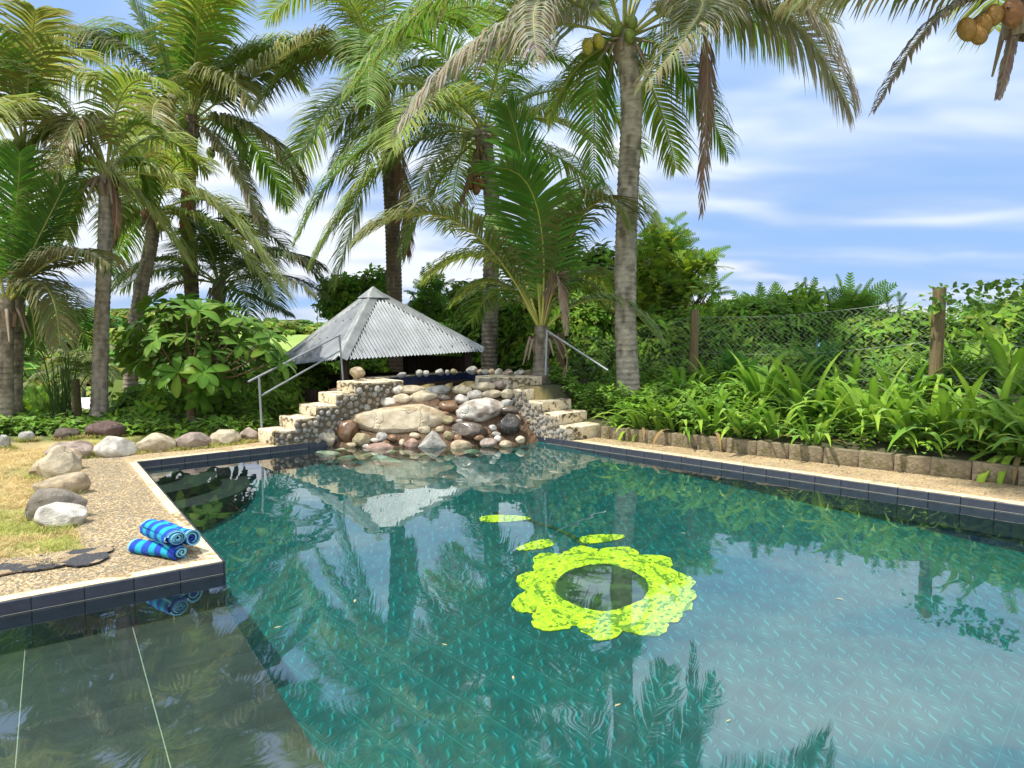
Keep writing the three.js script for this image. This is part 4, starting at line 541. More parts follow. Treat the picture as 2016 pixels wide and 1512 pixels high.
// ---------------------------------------------------------------- leaves and sprigs
// a blade along +z with a keel: width profile wf(t), bend b (radians over its length), fold f
function blade(L, w, n, wf, bend, fold, tone, tip, seed) {
  const r = rng(seed), pos = [], col = [], idx = [], uv = []; let y = 0, z = 0, a = bend[0];
  for (let i = 0; i <= n; i++) {
    const t = i / n, W = w / 2 * wf(t), k = mixc(tone, tip, t); a = lerp(bend[0], bend[1], Math.pow(t, bend[2] ?? 1.3));
    pos.push(-W, y + W * fold, z, 0, y, z, W, y + W * fold, z); for (let j = 0; j < 3; j++) { const c = j === 1 ? k.map((v) => v * 1.25) : k; col.push(...c); uv.push(j / 2, t); }
    z += L / n * Math.cos(a); y += L / n * Math.sin(a);
  }
  for (let i = 0; i < n; i++) for (let j = 0; j < 2; j++) { const p = i * 3 + j; idx.push(p, p + 1, p + 3, p + 1, p + 4, p + 3); }
  const g = new THREE.BufferGeometry(); g.setAttribute('position', new THREE.Float32BufferAttribute(pos, 3)); g.setAttribute('color', new THREE.Float32BufferAttribute(col, 3)); g.setAttribute('uv', new THREE.Float32BufferAttribute(uv, 2)); g.setIndex(idx); g.computeVertexNormals(); return g;
}
const oval = (t) => Math.pow(Math.sin(Math.PI * Math.pow(t * 0.97 + 0.015, 0.8)), 0.8), obov = (t) => 0.1 + 0.95 * Math.pow(Math.sin(Math.PI * Math.pow(t * 0.96 + 0.005, 1.25)), 0.85), strap = (t) => (0.62 + 0.38 * Math.sin(Math.PI * Math.min(1, t * 1.1))) * (t > 0.72 ? Math.pow(1 - (t - 0.72) / 0.28, 0.75) : 1);
// small leafy sprig of broad leaves, and a feathery pinnate one
function sprig(seed, n, l, w, tone) { const r = rng(seed), list = []; for (let i = 0; i < n; i++) { const g = blade(l * (0.7 + 0.6 * r()), w * (0.8 + 0.4 * r()), 2, oval, [0.5 - 0.6 * r(), -0.5 * r() - 0.1], 0.25, tone.map((c) => c * (0.75 + 0.5 * r())), tone.map((c) => c * (0.9 + 0.3 * r())), i); g.rotateY(i * 2.4 + r()); g.translate((r() - 0.5) * 0.05, i / n * l * 1.1, (r() - 0.5) * 0.05); list.push(g); } return strip(list); }
function feather(seed, n, l, w, tone) { const r = rng(seed), list = []; for (let i = 0; i < n; i++) for (const s of [-1, 1]) { const t = (i + 0.5) / n, g = blade(w * 2.6 * Math.sin(Math.PI * (0.25 + 0.6 * t)), w, 1, (k) => k < 0.5 ? 1 : 0.35, [0.05 * r(), -0.15], 0.1, tone.map((c) => c * (0.8 + 0.4 * r())), tone, i); g.rotateY(s * (1.15 - 0.25 * t)); g.translate(0, 0.12 * l * Math.sin(t * 2.4), t * l); list.push(g); } const st = tube([V(0, 0, 0), V(0, 0.09 * l, l * 0.5), V(0, 0.08 * l, l)], 0.003, 3, 3); paint(st, () => tone); list.push(st); return strip(list); }
const SP = { broad: [1, 2, 3].map((k) => sprig(k, 7, 0.11, 0.06, [0.11, 0.23, 0.025])), big: [4, 5].map((k) => sprig(k, 8, 0.2, 0.11, [0.1, 0.22, 0.025])), fine: [6, 7].map((k) => sprig(k, 10, 0.07, 0.035, [0.12, 0.24, 0.03])), feather: [8, 9].map((k) => feather(k, 10, 0.4, 0.034, [0.12, 0.26, 0.03])) };
const up3 = V(0, 1, 0), mtx = new THREE.Matrix4(), qq = new THREE.Quaternion(), cc = new THREE.Color();
function instanced(name, geo, m, list, parent, kind = 'stuff') { // list of [position, quaternion, scale, tint]
  const o = new THREE.InstancedMesh(geo, m, list.length); o.name = name; o.castShadow = o.receiveShadow = true; list.forEach(([p, q, s, t], i) => { o.setMatrixAt(i, mtx.compose(p, q, typeof s === 'number' ? V(s, s, s) : s)); o.setColorAt(i, cc.setRGB(...(t ?? [1, 1, 1]))); }); o.userData.kind = kind; parent.add(o); return o;
}
const tint = (r, warm = 0.3) => { const k = 0.65 + 0.8 * r(), y = r() * warm; return [k * (1 + y * 1.6), k * (1 + y * 0.5), k * (1 - y * 0.4)]; };
// a bush or a tree: limbs from the foot, and leaves through lobes of its crown
function bush(name, label, category, grp, foot, lobes, count, kinds, seed, o = {}) {
  const g = group(name, foot, label, category, grp), r = rng(seed), tot = lobes.reduce((s, l) => s + l[3] * l[4] * (l[5] ?? l[3]), 0);
  const limbs = []; lobes.forEach(([x, y, z, rx]) => { const e = V(x - foot.x, y - foot.y, z - foot.z); for (let k = 0; k < (o.limbs ?? 2); k++) { const q = e.clone().add(V((r() - 0.5) * rx, (r() - 0.3) * rx, (r() - 0.5) * rx)); limbs.push(tube([V((r() - 0.5) * 0.1, -0.1, (r() - 0.5) * 0.1), q.clone().multiplyScalar(0.5).add(V((r() - 0.5) * 0.3, 0.1, (r() - 0.5) * 0.3)), q], (t) => (o.stem ?? 0.03) * (1 - 0.8 * t), 6, 5)); } });
  mesh('stem', strip(limbs), M.stem, g);
  kinds.forEach(([geos, share, size]) => geos.forEach((geo) => {
    const list = [], N = Math.round(count * share / geos.length);
    for (let i = 0; i < N; i++) {
      let k = r() * tot, l = lobes[0]; for (const c of lobes) { k -= c[3] * c[4] * (c[5] ?? c[3]); if (k <= 0) { l = c; break; } }
      const d = V(r() - 0.5, r() - 0.5, r() - 0.5).normalize(), rad = Math.pow(r(), 0.42) * (0.86 + 0.35 * fbm(d.x * 3 + l[0], d.y * 3, d.z * 3 + l[2], 2)), p = V(l[0] + d.x * l[3] * rad, l[1] + d.y * l[4] * rad, l[2] + d.z * (l[5] ?? l[3]) * rad); if (p.y < (o.floor ?? -9)) continue;
      qq.setFromUnitVectors(geo === SP.feather[0] || geo === SP.feather[1] ? V(0, 0, 1) : up3, d.clone().multiplyScalar(0.7).add(V((r() - 0.5) * 1.2, 0.5 * r() + 0.1, (r() - 0.5) * 1.2)).normalize());
      list.push([p.sub(foot), qq.clone().multiply(new THREE.Quaternion().setFromAxisAngle(up3, r() * 6.28)), size * (0.7 + 0.7 * r()), tint(r, o.warm ?? 0.3).map((v) => v * (o.tone ?? 1))]);
    }
    instanced(name.includes('tree') ? 'crown' : 'foliage', geo, M.leaf, list, g);
  }));
  return g;
}
const lobe = (x, y, d, rx, ry, rz) => { const p = at(x, y, d), s = d / F; return [p.x, p.y, p.z, rx * s, ry * s, (rz ?? rx) * s]; };
const foot = (x, d, y) => { const p = at(x, 700, d); p.y = y ?? ground(p.x, p.z); return p; };

// ---------------------------------------------------------------- broadleaf tree in front of the palms
{
  const f = at(376, 838, 11.6); f.y = ground(f.x, f.z); const g = group('broadleaf_tree', f, 'low spreading tree with big glossy oval leaves in whorls', 'tree'), loc = (v) => v.clone().sub(f), r = rng(77);
  const hub = loc(at(378, 742, 11.6)); const trunk = tube([V(0, -0.1, 0), V(0.01, 0.35, 0), hub], (t) => 0.085 * (1 - 0.35 * t), 10, 10); mesh('trunk', trunk, M.stem, g);
  const leaves = [0, 1, 2, 3, 4, 5].map((k) => blade(0.31 + 0.03 * (k % 3), 0.125 + 0.012 * (k % 2), 7, obov, [[0.5, -0.3], [0.35, -0.7], [0.2, -0.4], [0.6, -0.1], [0.1, -0.8], [0.4, -0.5]][k], 0.22, [[0.085, 0.21, 0.012], [0.07, 0.18, 0.012], [0.12, 0.25, 0.016], [0.06, 0.165, 0.01], [0.15, 0.27, 0.02], [0.09, 0.22, 0.014]][k], [[0.1, 0.21, 0.02], [0.085, 0.185, 0.02], [0.13, 0.24, 0.03], [0.07, 0.165, 0.015], [0.16, 0.25, 0.03], [0.1, 0.21, 0.02]][k], k));
  const yellow = blade(0.28, 0.12, 6, obov, [0.3, -0.5], 0.2, [0.5, 0.42, 0.06], [0.5, 0.42, 0.06], 4);
  const ends = [[390, 615], [318, 612], [345, 640], [276, 640], [255, 672], [310, 672], [365, 665], [414, 640], [440, 610], [455, 640], [470, 680], [500, 665], [525, 690], [548, 708], [500, 720], [450, 710], [415, 695], [378, 690], [330, 705], [285, 712], [262, 700], [310, 740], [350, 735], [400, 735], [432, 752], [395, 770], [470, 745], [520, 745], [365, 610], [480, 630], [415, 600], [300, 690], [440, 680], [340, 600], [530, 665]];
  const limb = []; let count = 0;
  ends.forEach(([x, y], i) => {
    const dz = (r() - 0.5) * 1.5 - (i % 3 === 0 ? 0.3 : 0), e = loc(at(x, y, 11.6 + dz)); limb.push(tube([hub.clone().multiplyScalar(0.8 + 0.2 * r()), hub.clone().lerp(e, 0.55).add(V(0, -0.12, 0)), e], (t) => 0.024 * (1 - 0.6 * t), 6, 6));
    const out = e.clone().sub(hub).normalize().add(V(0, 0.7, 0)).normalize(), n = 8 + (i % 2);
    for (let k = 0; k < n && count < 298; k++, count++) { const m = mesh('leaf', r() < 0.02 ? yellow : leaves[Math.floor(r() * 6)], M.leaf, g); m.position.copy(e).addScaledVector(out, 0.04 * (k / n)); m.quaternion.setFromUnitVectors(up3, out).multiply(qq.setFromAxisAngle(up3, k * 2.4 + r() * 0.5)); m.rotateX(-(0.1 + 0.9 * (1 - k / n) * r()) * -0.5); m.scale.setScalar(0.78 + 0.4 * r()); }
  });
  const more = [[], [], []]; ends.forEach(([x, y]) => { for (let w = 0; w < 2; w++) { const e = loc(at(x + (r() - 0.5) * 44, y + (r() - 0.4) * 40, 11.9 + (r() - 0.4) * 1.1)), out = e.clone().sub(hub).normalize().add(V(0, 0.6, 0)).normalize(); for (let k = 0; k < 7; k++) more[k % 3].push([e, new THREE.Quaternion().setFromUnitVectors(up3, out).multiply(new THREE.Quaternion().setFromAxisAngle(up3, k * 2.4 + r())), 0.75 + 0.4 * r(), [1, 1, 1]]); } }); more.forEach((l, k) => instanced('foliage', leaves[k * 2], M.leaf, l, g));
  mesh('limbs', strip(limb), M.stem, g);
}

// ---------------------------------------------------------------- planter: kerb blocks, retaining wall, lilies, ground cover
{
  const w = group('planter_wall', V(PA[0], 0, PA[1]), 'low wall of weathered concrete blocks along the planter', 'wall'); let s = 0.02, k = 0; const r = rng(41), vars = [0.38, 0.4, 0.42].map((l) => { const g = cham(l - 0.003, 0.24, 0.12, 0.005), p = g.attributes.position; for (let i = 0; i < p.count; i++) { const n = (fbm(p.getX(i) * 9, p.getY(i) * 9, p.getZ(i) * 9 + l * 40, 2) - 0.5) * 0.012; p.setXYZ(i, p.getX(i) + n, p.getY(i) + n, p.getZ(i) + n); } return g; });
  while (s < 11) { const j = Math.floor(r() * 3), l = [0.38, 0.4, 0.42][j], b = mesh('block', vars[j], M.block, w), c = add([0, 0], dP, s + l / 2); b.position.set(c[0] + nP[0] * (0.065 + 0.008 * r()), 0.055 + 0.006 * r() + 0.005 * s, c[1] + nP[1] * 0.065); b.rotation.set(0.03 * (r() - 0.5), -Math.atan2(dP[1], dP[0]) + 0.03 * (r() - 0.5), 0.02 * (r() - 0.5)); s += l; k++; }
  const o = add(add(PA, nP, 2.36), dP, 1.2), rw = group('retaining_wall', V(o[0], 0, o[1]), 'mossy concrete retaining wall under the wire fence', 'wall'); for (let i = 0; i < 22; i++) for (let row = 0; row < 1; row++) { const b = mesh('block', vars[1], M.block, rw), c = add([0, 0], dP, i * 0.4 + 0.2); b.position.set(c[0], 0.66, c[1]); b.scale.set(1, 1.1, 1); b.rotation.y = -Math.atan2(dP[1], dP[0]); }
  // strap-leaved lilies
  const bends = [[1.38, 0.6], [1.22, 0.05], [1.1, -0.5], [0.95, -0.9], [0.8, -1.1], [1.32, -0.2], [0.6, -1.2], [1.25, -1.1]], tones = [[0.13, 0.28, 0.02], [0.19, 0.34, 0.025], [0.26, 0.4, 0.035], [0.11, 0.24, 0.018]];
  const lv = []; bends.forEach((b, i) => [0.72, 0.92].forEach((l, j) => lv.push(blade(l, 0.08 + 0.014 * (i % 2), 8, strap, [b[0], b[1], 1.6], 0.35, tones[(i + j) % 4].map((c) => c * 0.9), tones[(i + 2 * j) % 4].map((c) => c * 1.15), i))));
  const brown = blade(0.7, 0.06, 8, strap, [0.7, -1.6, 1], 0.4, [0.36, 0.27, 0.1], [0.3, 0.19, 0.08], 5);
  const flop = blade(0.8, 0.07, 8, strap, [0.6, -2.0, 0.8], 0.35, tones[2], tones[2].map((c) => c * 1.2), 3);
  const spots = [[1225, 846, 18, 0.75], [1265, 848, 18, 0.75], [1320, 850, 20, 0.8], [1400, 852, 22, 0.8], [1460, 858, 22, 0.8], [1345, 825, 20, 0.8], [1525, 862, 22, 0.75], [1600, 872, 22, 0.75], [1240, 845, 16, 0.6], [1370, 846, 20, 0.7], [1295, 843, 18, 0.65], [1405, 822, 20, 0.8], [1465, 815, 20, 0.9], [1555, 838, 24, 0.95], [1650, 858, 24, 0.85], [1745, 876, 24, 0.8], [1830, 884, 24, 0.85], [1268, 832, 20, 0.62], [1215, 838, 14, 0.5], [1335, 838, 22, 0.62], [1310, 815, 14, 0.5], [1440, 845, 22, 0.7], [1500, 838, 36, 1.0], [1530, 800, 24, 1.1], [1582, 852, 34, 0.95], [1620, 822, 26, 0.95], [1712, 868, 40, 0.95], [1770, 850, 28, 1.05], [1790, 882, 38, 0.9], [1872, 885, 40, 1.0], [1900, 850, 28, 1.1], [1950, 893, 40, 1.0], [2010, 905, 40, 1.0], [1985, 860, 26, 1.2], [2070, 915, 36, 1.05], [2120, 930, 34, 1.0], [1670, 840, 22, 0.85], [1845, 850, 22, 0.9]];
  const gr = 'strap-leaved lilies planted behind the block wall';
  spots.forEach(([x, y, n, k], i) => {
    const p = on(x, y, 0.2), short = 0.34 - distP(p.x, p.z); if (short > 0) { p.x += nP[0] * short; p.z += nP[1] * short; } p.y = ground(p.x, p.z) - 0.02; const g = group('lily_plant', p, `${k < 0.65 ? 'small' : k > 1.03 ? 'tall' : n > 30 ? 'full' : 'loose'} strap-leaved lily ${x < 1290 ? 'beside the bottom planter step' : x < 1425 ? 'below the farther timber post' : x < 1690 ? 'between the two timber posts' : x < 1880 ? 'in front of the nearer timber post' : 'past the nearer timber post'}`, 'lily', gr), q = rng(200 + i);
    for (let j = 0; j < n; j++) { const t = j / n, m = mesh('leaf', q() < 0.04 ? brown : q() < 0.07 ? flop : lv[Math.min(15, Math.floor((t * 6.5 + q() * 1.8)) * 2 + Math.floor(q() * 2))] ?? lv[3], M.leaf, g); const a = j * 2.4 + q() * 0.8, rr = 0.03 + 0.1 * Math.sqrt(q()); m.position.set(Math.cos(a) * rr, 0, Math.sin(a) * rr); m.rotation.set(0, Math.PI / 2 - a + (q() - 0.5) * 0.5, 0); m.rotateX((q() - 0.5) * 0.25); m.scale.setScalar(k * (0.95 + 0.45 * q())); }
  });
  [[1470, 700, 11.8], [1625, 705, 11.2], [1440, 720, 12]].forEach(([x, y, d], i) => { const p = foot(x, d), g = group('broad_leaf_plant', p, 'plant with a few wide upright leaves growing against the wire fence', 'plant', 'wide-leaved plants by the fence'), q = rng(i + 9), l = blade(0.7, 0.19, 7, oval, [1.3, 0.8], 0.25, [0.045, 0.14, 0.02], [0.06, 0.17, 0.025], 2); for (let j = 0; j < 6; j++) { const m = mesh('leaf', l, M.leaf, g); m.position.y = 0.15 * q(); m.rotation.y = j * 2.4; m.rotateX((q() - 0.3) * 0.5); m.scale.setScalar(0.8 + 0.4 * q()); } });
  // ground cover on the bank
  const list = [], cover = sprig(21, 6, 0.09, 0.055, [0.12, 0.27, 0.03]);
  for (let i = 0; i < 9500; i++) { const u = -1.6 + r() * 10.5, v = Math.pow(r(), 0.8) * 2.4 + 0.12, x = PA[0] + dP[0] * u + nP[0] * v, z = PA[1] + dP[1] * u + nP[1] * v; if (distR(x, z) < 0.95 && u < 0.1) continue; const dens = u < 2.4 ? 1 : v > 1.3 ? 0.5 : 0.16; if (r() > dens) continue; const rise = (u < 2.6 ? 0.42 * Math.exp(-((u - 0.2) ** 2) / 2.4) * fbm(x * 2, z * 2, 3, 2) * 2 : 0.16) * r(); list.push([V(x, ground(x, z) + rise, z), new THREE.Quaternion().setFromEuler(new THREE.Euler((r() - 0.5) * 1.1, r() * 6.28, (r() - 0.5) * 1.1)), 0.7 + 0.8 * r(), tint(r, 0.25)]); }
  tag(instanced('ground_cover', cover, M.leaf, list, scene), 'low leafy green ground cover spreading over the planter bank', 'ground cover');
  // dry litter at the wall's foot on the deck
  const bits = [], bit = blade(0.05, 0.016, 2, oval, [0.2, -0.3], 0.3, [0.24, 0.15, 0.07], [0.2, 0.11, 0.05], 1); for (let i = 0; i < 420; i++) { const u = r() * 10, v = -0.02 - 0.5 * Math.pow(r(), 3), x = PA[0] + dP[0] * u + nP[0] * v, z = PA[1] + dP[1] * u + nP[1] * v; if (distR(x, z) < 0.03) continue; bits.push([V(x, 0.008, z), new THREE.Quaternion().setFromEuler(new THREE.Euler(0, r() * 6.28, (r() - 0.5) * 0.4)), 0.5 + 0.8 * r(), [1, 1, 1].map(() => 0.6 + 0.8 * r())]); }
  tag(instanced('leaf_litter', bit, M.dry, bits, scene), 'dry brown leaf litter scattered along the planter wall', 'litter');
}

// ---------------------------------------------------------------- wire fence with timber posts
{
  const posts = [[1850, 566, 10, 0.088, 770], [1368, 610, 12.4, 0.075, 760], [1104, 655, 14.2, 0.08, 760]], tops = posts.map(([x, y, d]) => at(x, y, d));
  const far = tops[0].clone().add(tops[0].clone().sub(tops[1]).multiplyScalar(0.9)); far.y = 2.3; const g = group('wire_fence', V(tops[1].x, 0.6, tops[1].z), 'rusty chain-link fence strung between round timber posts', 'fence'), off = g.position;
  posts.forEach(([x, y, d, R], i) => { const t = tops[i].clone().sub(off), h = tops[i].y - 0.3, c = new THREE.CylinderGeometry(R * 0.96, R * 1.06, h, 14, 10), p = c.attributes.position; for (let k = 0; k < p.count; k++) { const a = Math.atan2(p.getZ(k), p.getX(k)), f = 1 + 0.08 * (noise(Math.cos(a) * 2 + i * 7, p.getY(k) * 2.5, Math.sin(a) * 2) - 0.5); p.setX(k, p.getX(k) * f); p.setZ(k, p.getZ(k) * f); } c.computeVertexNormals(); c.translate(t.x, t.y - h / 2, t.z); mesh('post', c, M.post, g); });
  const runs = [[tops[2], tops[1]], [tops[1], tops[0]], [tops[0], far]], wires = []; const PITCHX = 0.09, wr = 0.0014;
  for (const [a, b] of runs) {
    const L = Math.hypot(b.x - a.x, b.z - a.z), ux = (b.x - a.x) / L, uz = (b.z - a.z) / L, n = Math.floor(L / PITCHX), y0 = (t) => lerp(a.y, b.y, t) - 0.12 - 0.1 * Math.sin(t * 3.14);
    const pos = [], idx = []; const seg = (x0, ya, x1, yb) => { const v = pos.length / 3; for (const [s, y] of [[x0, ya], [x1, yb]]) { const X = a.x + ux * s - off.x, Z = a.z + uz * s - off.z; pos.push(X, y + wr - off.y, Z, X - uz * wr, y - wr - off.y, Z + ux * wr, X + uz * wr, y - wr - off.y, Z - ux * wr); } for (let k = 0; k < 3; k++) { const m = (k + 1) % 3; idx.push(v + k, v + m, v + k + 3, v + m, v + m + 3, v + k + 3); } };
    for (let i = 0; i <= n; i++) { const s = i * PITCHX, yt = y0(s / L); for (let k = 0; k < 30; k++) { const ya = yt - k * PITCHX * 0.62, yb = ya - PITCHX * 0.62; if (ya < 0.6) break; const wob = 0.008 * (hash(i, k, 3) - 0.5); seg(s + (k % 2 ? PITCHX / 2 : -PITCHX / 2) * 0.97 + wob, ya, s + (k % 2 ? -PITCHX / 2 : PITCHX / 2) * 0.97 + wob, yb); } }
    for (const h of [0, 0.62, 1.1]) for (let s = 0; s < L; s += 0.3) seg(s, y0(s / L) - h, Math.min(L, s + 0.3), y0(Math.min(1, (s + 0.3) / L)) - h);
    const q = new THREE.BufferGeometry(); q.setAttribute('position', new THREE.Float32BufferAttribute(pos, 3)); q.setIndex(idx); q.computeVertexNormals(); tag(mesh('wire_mesh', q, M.wire, g), null, null, null, 'stuff');
  }
}

// ---------------------------------------------------------------- shrubs and trees
{
  const B = 'bushes growing through the far side of the wire fence', mix = [[SP.broad, 0.6, 1.25], [SP.fine, 0.4, 1.3]], mixF = [[SP.broad, 0.6, 1.25], [SP.fine, 0.25, 1.3], [SP.feather, 0.15, 1]];
  const S = (label, x, d, lobes, n, kinds, seed, o) => bush('shrub', label, 'shrub', B, foot(x, d, 0.5), lobes, n, kinds, seed, o);
  S('rounded bushy shrub behind the fence with feathery shoots on top', 1490, 14, [lobe(1490, 660, 14, 95, 62), lobe(1440, 700, 13.6, 70, 55), lobe(1530, 640, 14, 60, 52), lobe(1590, 605, 14, 28, 34)], 3600, mixF, 51);
  S('leafy shrub behind the fence beside the middle timber post', 1360, 14.6, [lobe(1330, 690, 14.6, 80, 70), lobe(1400, 680, 14.4, 55, 60)], 2600, mix, 52);
  S('low vine-covered shrub behind the mossy retaining wall', 1600, 12.6, [lobe(1570, 735, 12.2, 80, 45), lobe(1500, 745, 12.4, 80, 40)], 1900, mix, 53);
  S('dense dark shrub behind the fence beside the nearer timber post', 1730, 11.6, [lobe(1720, 690, 11.8, 70, 62), lobe(1790, 690, 11.6, 62, 70), lobe(1760, 740, 11.2, 90, 40)], 3600, mix, 54);
  S('tall bright shrub smothering the fence beyond the nearer post', 1950, 11, [lobe(1930, 690, 11, 70, 70), lobe(2000, 670, 11, 80, 75), lobe(2080, 680, 11, 90, 80), lobe(1960, 740, 10.6, 120, 40)], 4200, mixF, 55, { warm: 0.45 });
  S('small wispy shrub with feathery leaves standing against the sea', 1680, 14, [lobe(1690, 620, 13.6, 40, 40), lobe(1640, 655, 15, 40, 22)], 420, [[SP.feather, 0.7, 1], [SP.fine, 0.3, 1.2]], 56, { warm: 0.2, stem: 0.012 });
  S('dark tangle of bushes behind the young palm', 1150, 15.2, [lobe(1150, 660, 15.2, 80, 70), lobe(1110, 700, 15, 60, 50), lobe(1200, 720, 14.6, 70, 45)], 3200, mix, 57);
  // shoots that stand above the bushes
  const r = rng(66), shoot = (x, y, d, n, lab, seed) => { const f = foot(x, d, 1.2), g = group('feathery_shoot', f, lab, 'shoot', 'feathery shoots above the fence bushes'), tip = at(x, y, d).sub(f), list = []; mesh('stem', tube([V(0, -0.3, 0), tip.clone().multiplyScalar(0.5).add(V(0.05, 0, 0)), tip], 0.008, 5, 4), M.stem, g); for (let i = 0; i < n; i++) { const t = 0.4 + 0.6 * i / n; list.push([tip.clone().multiplyScalar(t), new THREE.Quaternion().setFromEuler(new THREE.Euler(-0.5 - 0.5 * t, i * 2.4, 0, 'YXZ')), 0.34 + 0.34 * r(), tint(r, 0.3)]); } instanced('foliage', SP.feather[i2++ % 2], M.leaf, list, g); }; let i2 = 0;
  [[1585, 556, 13.8], [1655, 556, 13.8], [1630, 575, 13.8], [1745, 575, 12], [1770, 590, 12], [1545, 590, 14]].forEach(([x, y, d], k) => shoot(x, y, d, 10 + k % 4, 'thin shoot with feathery leaves rising above the fence bushes', k));
  const Tn = 'trees behind the fence and the hut';
  bush('feathery_tree', 'airy tree with feathery bright leaves behind the tall palm', 'tree', Tn, foot(1290, 15.4, 0.6), [lobe(1290, 560, 15.4, 70, 80), lobe(1305, 475, 15.4, 42, 42), lobe(1345, 545, 15.2, 55, 50), lobe(1230, 620, 15.4, 70, 70), lobe(1392, 512, 15.2, 24, 20), lobe(1398, 570, 15.2, 26, 20), lobe(1375, 620, 15.2, 40, 32)], 1700, [[SP.feather, 0.7, 0.95], [SP.fine, 0.3, 1.4]], 61, { stem: 0.05, warm: 0.8, limbs: 4 });
  bush('leafy_tree', 'dark leafy tree filling the gap behind the young palm', 'tree', Tn, foot(1150, 16.5, 0.6), [lobe(1150, 590, 16.5, 85, 70), lobe(1085, 620, 16.5, 60, 55), lobe(1200, 540, 16.5, 55, 45)], 1500, [[SP.big, 0.6, 1], [SP.broad, 0.4, 1.4]], 62, { stem: 0.06 });
  bush('leafy_tree', 'slender tree with loose leaves to one side of the hut roof', 'tree', Tn, foot(860, 19.5, -1), [lobe(850, 590, 19.5, 30, 45), lobe(880, 640, 19.5, 40, 45), lobe(830, 610, 19.5, 22, 30)], 420, [[SP.big, 0.6, 0.8], [SP.feather, 0.4, 1]], 63, { stem: 0.05, warm: 0.2 });
  bush('leafy_tree', 'tree with round leaves behind the hut roof slope', 'tree', Tn, foot(690, 19, -1), [lobe(680, 575, 19, 42, 30), lobe(745, 560, 19, 30, 28), lobe(655, 600, 19, 30, 25), lobe(710, 610, 19, 45, 30)], 480, [[SP.big, 0.7, 0.8], [SP.broad, 0.3, 1.4]], 64, { stem: 0.05 });
  bush('leafy_tree', 'thick leafy tree behind the slim palm trunk', 'tree', Tn, foot(950, 18, 0), [lobe(930, 610, 18, 45, 50), lobe(1010, 650, 18, 55, 60), lobe(930, 680, 17.5, 60, 45), lobe(1040, 700, 17, 50, 40)], 1500, [[SP.big, 0.5, 1], [SP.broad, 0.5, 1.3]], 65, { stem: 0.05 });
  // bushes past the lawn
  const Ln = 'bushes past the lawn', K = (label, x, d, lobes, n, seed, o) => bush('shrub', label, 'shrub', Ln, foot(x, d), lobes, n, o?.kinds ?? mix, seed, o);
  K('bright shrub between the broadleaf tree and the hut', 560, 14.5, [lobe(560, 770, 14.5, 65, 50), lobe(530, 810, 13.5, 55, 35), lobe(600, 745, 15, 45, 35)], 2400, 71, { warm: 0.4 });
  K('ferny bright green bush under the slanting trunks', 60, 13, [lobe(75, 815, 13.4, 34, 30), lobe(60, 835, 12.6, 40, 22)], 800, 72, { kinds: [[SP.feather, 0.6, 0.9], [SP.fine, 0.4, 1.2]], warm: 0.4 });
  K('dark leafy bush around the foot of the broadleaf tree', 330, 12.6, [lobe(300, 830, 12.4, 55, 22), lobe(350, 815, 12.8, 60, 30), lobe(280, 800, 13.4, 40, 24)], 1900, 73);
  K('shrub in the shade behind the broadleaf tree trunk', 460, 13, [lobe(450, 815, 13, 60, 30), lobe(495, 830, 12.4, 40, 22)], 1300, 74);
  K('weedy bush at the edge of the lawn beside the young palm', 20, 11.6, [lobe(10, 850, 11.6, 55, 18), lobe(80, 862, 11.6, 45, 10)], 900, 75, { warm: 0.4 });
  K('bank of bushes under the hut side', 640, 17, [lobe(640, 735, 17, 60, 30), lobe(700, 730, 18, 70, 30)], 1000, 76);
  // weeds along the back of the lawn
  const list = []; for (let i = 0; i < 3200; i++) { const x = r() * 540 - 20, d = 11.1 + r() * 2.6, p = at(x, 700, d); p.y = ground(p.x, p.z) + r() * r() * 0.16; if (distB(p.x, p.z) < 1.15 + 0.5 * fbm(p.x, p.z, 5, 2)) continue; list.push([p, new THREE.Quaternion().setFromEuler(new THREE.Euler((r() - 0.5), r() * 6.28, (r() - 0.5))), 0.6 + 0.9 * r(), tint(r, 0.3)]); }
  tag(instanced('weeds', SP.broad[1], M.leaf, list, scene), 'low green weeds along the back of the lawn', 'weeds');
  // tall cane grass and the stump post
  const cg = group('cane_grass', foot(118, 12), 'clump of tall dark cane grass beside the mossy stump', 'grass clump'), cane = [[1.45, 1.0], [1.3, 0.4], [1.2, -0.5], [1.5, 1.3]].map((b, k) => blade(1.3, 0.022, 8, strap, [b[0], b[1], 2], 0.3, [0.05, 0.09, 0.02], [0.07, 0.12, 0.03], k)); for (let i = 0; i < 60; i++) { const m = mesh('leaf', cane[i % 4], M.leaf, cg); m.position.set((r() - 0.5) * 0.35, r() * 0.25, (r() - 0.5) * 0.3); m.rotation.y = r() * 6.28; m.scale.setScalar(0.6 + 0.6 * r()); }
  const st = foot(146, 11.8), sg = new THREE.CylinderGeometry(0.062, 0.085, 0.85, 12, 6); { const p = sg.attributes.position; for (let k = 0; k < p.count; k++) { const n = (fbm(p.getX(k) * 20, p.getY(k) * 3, p.getZ(k) * 20, 2) - 0.5) * 0.03; p.setX(k, p.getX(k) + n); p.setZ(k, p.getZ(k) + n); } sg.computeVertexNormals(); } top('stump_post', sg, std({ color: lin('#4d4a2c'), map: rep(grainC, 2), bumpMap: rep(barkB, 2), bumpScale: 0.01, roughness: 1 }), 'mossy dark stump post standing beside the cane grass', 'post').position.set(st.x, st.y + 0.4, st.z);
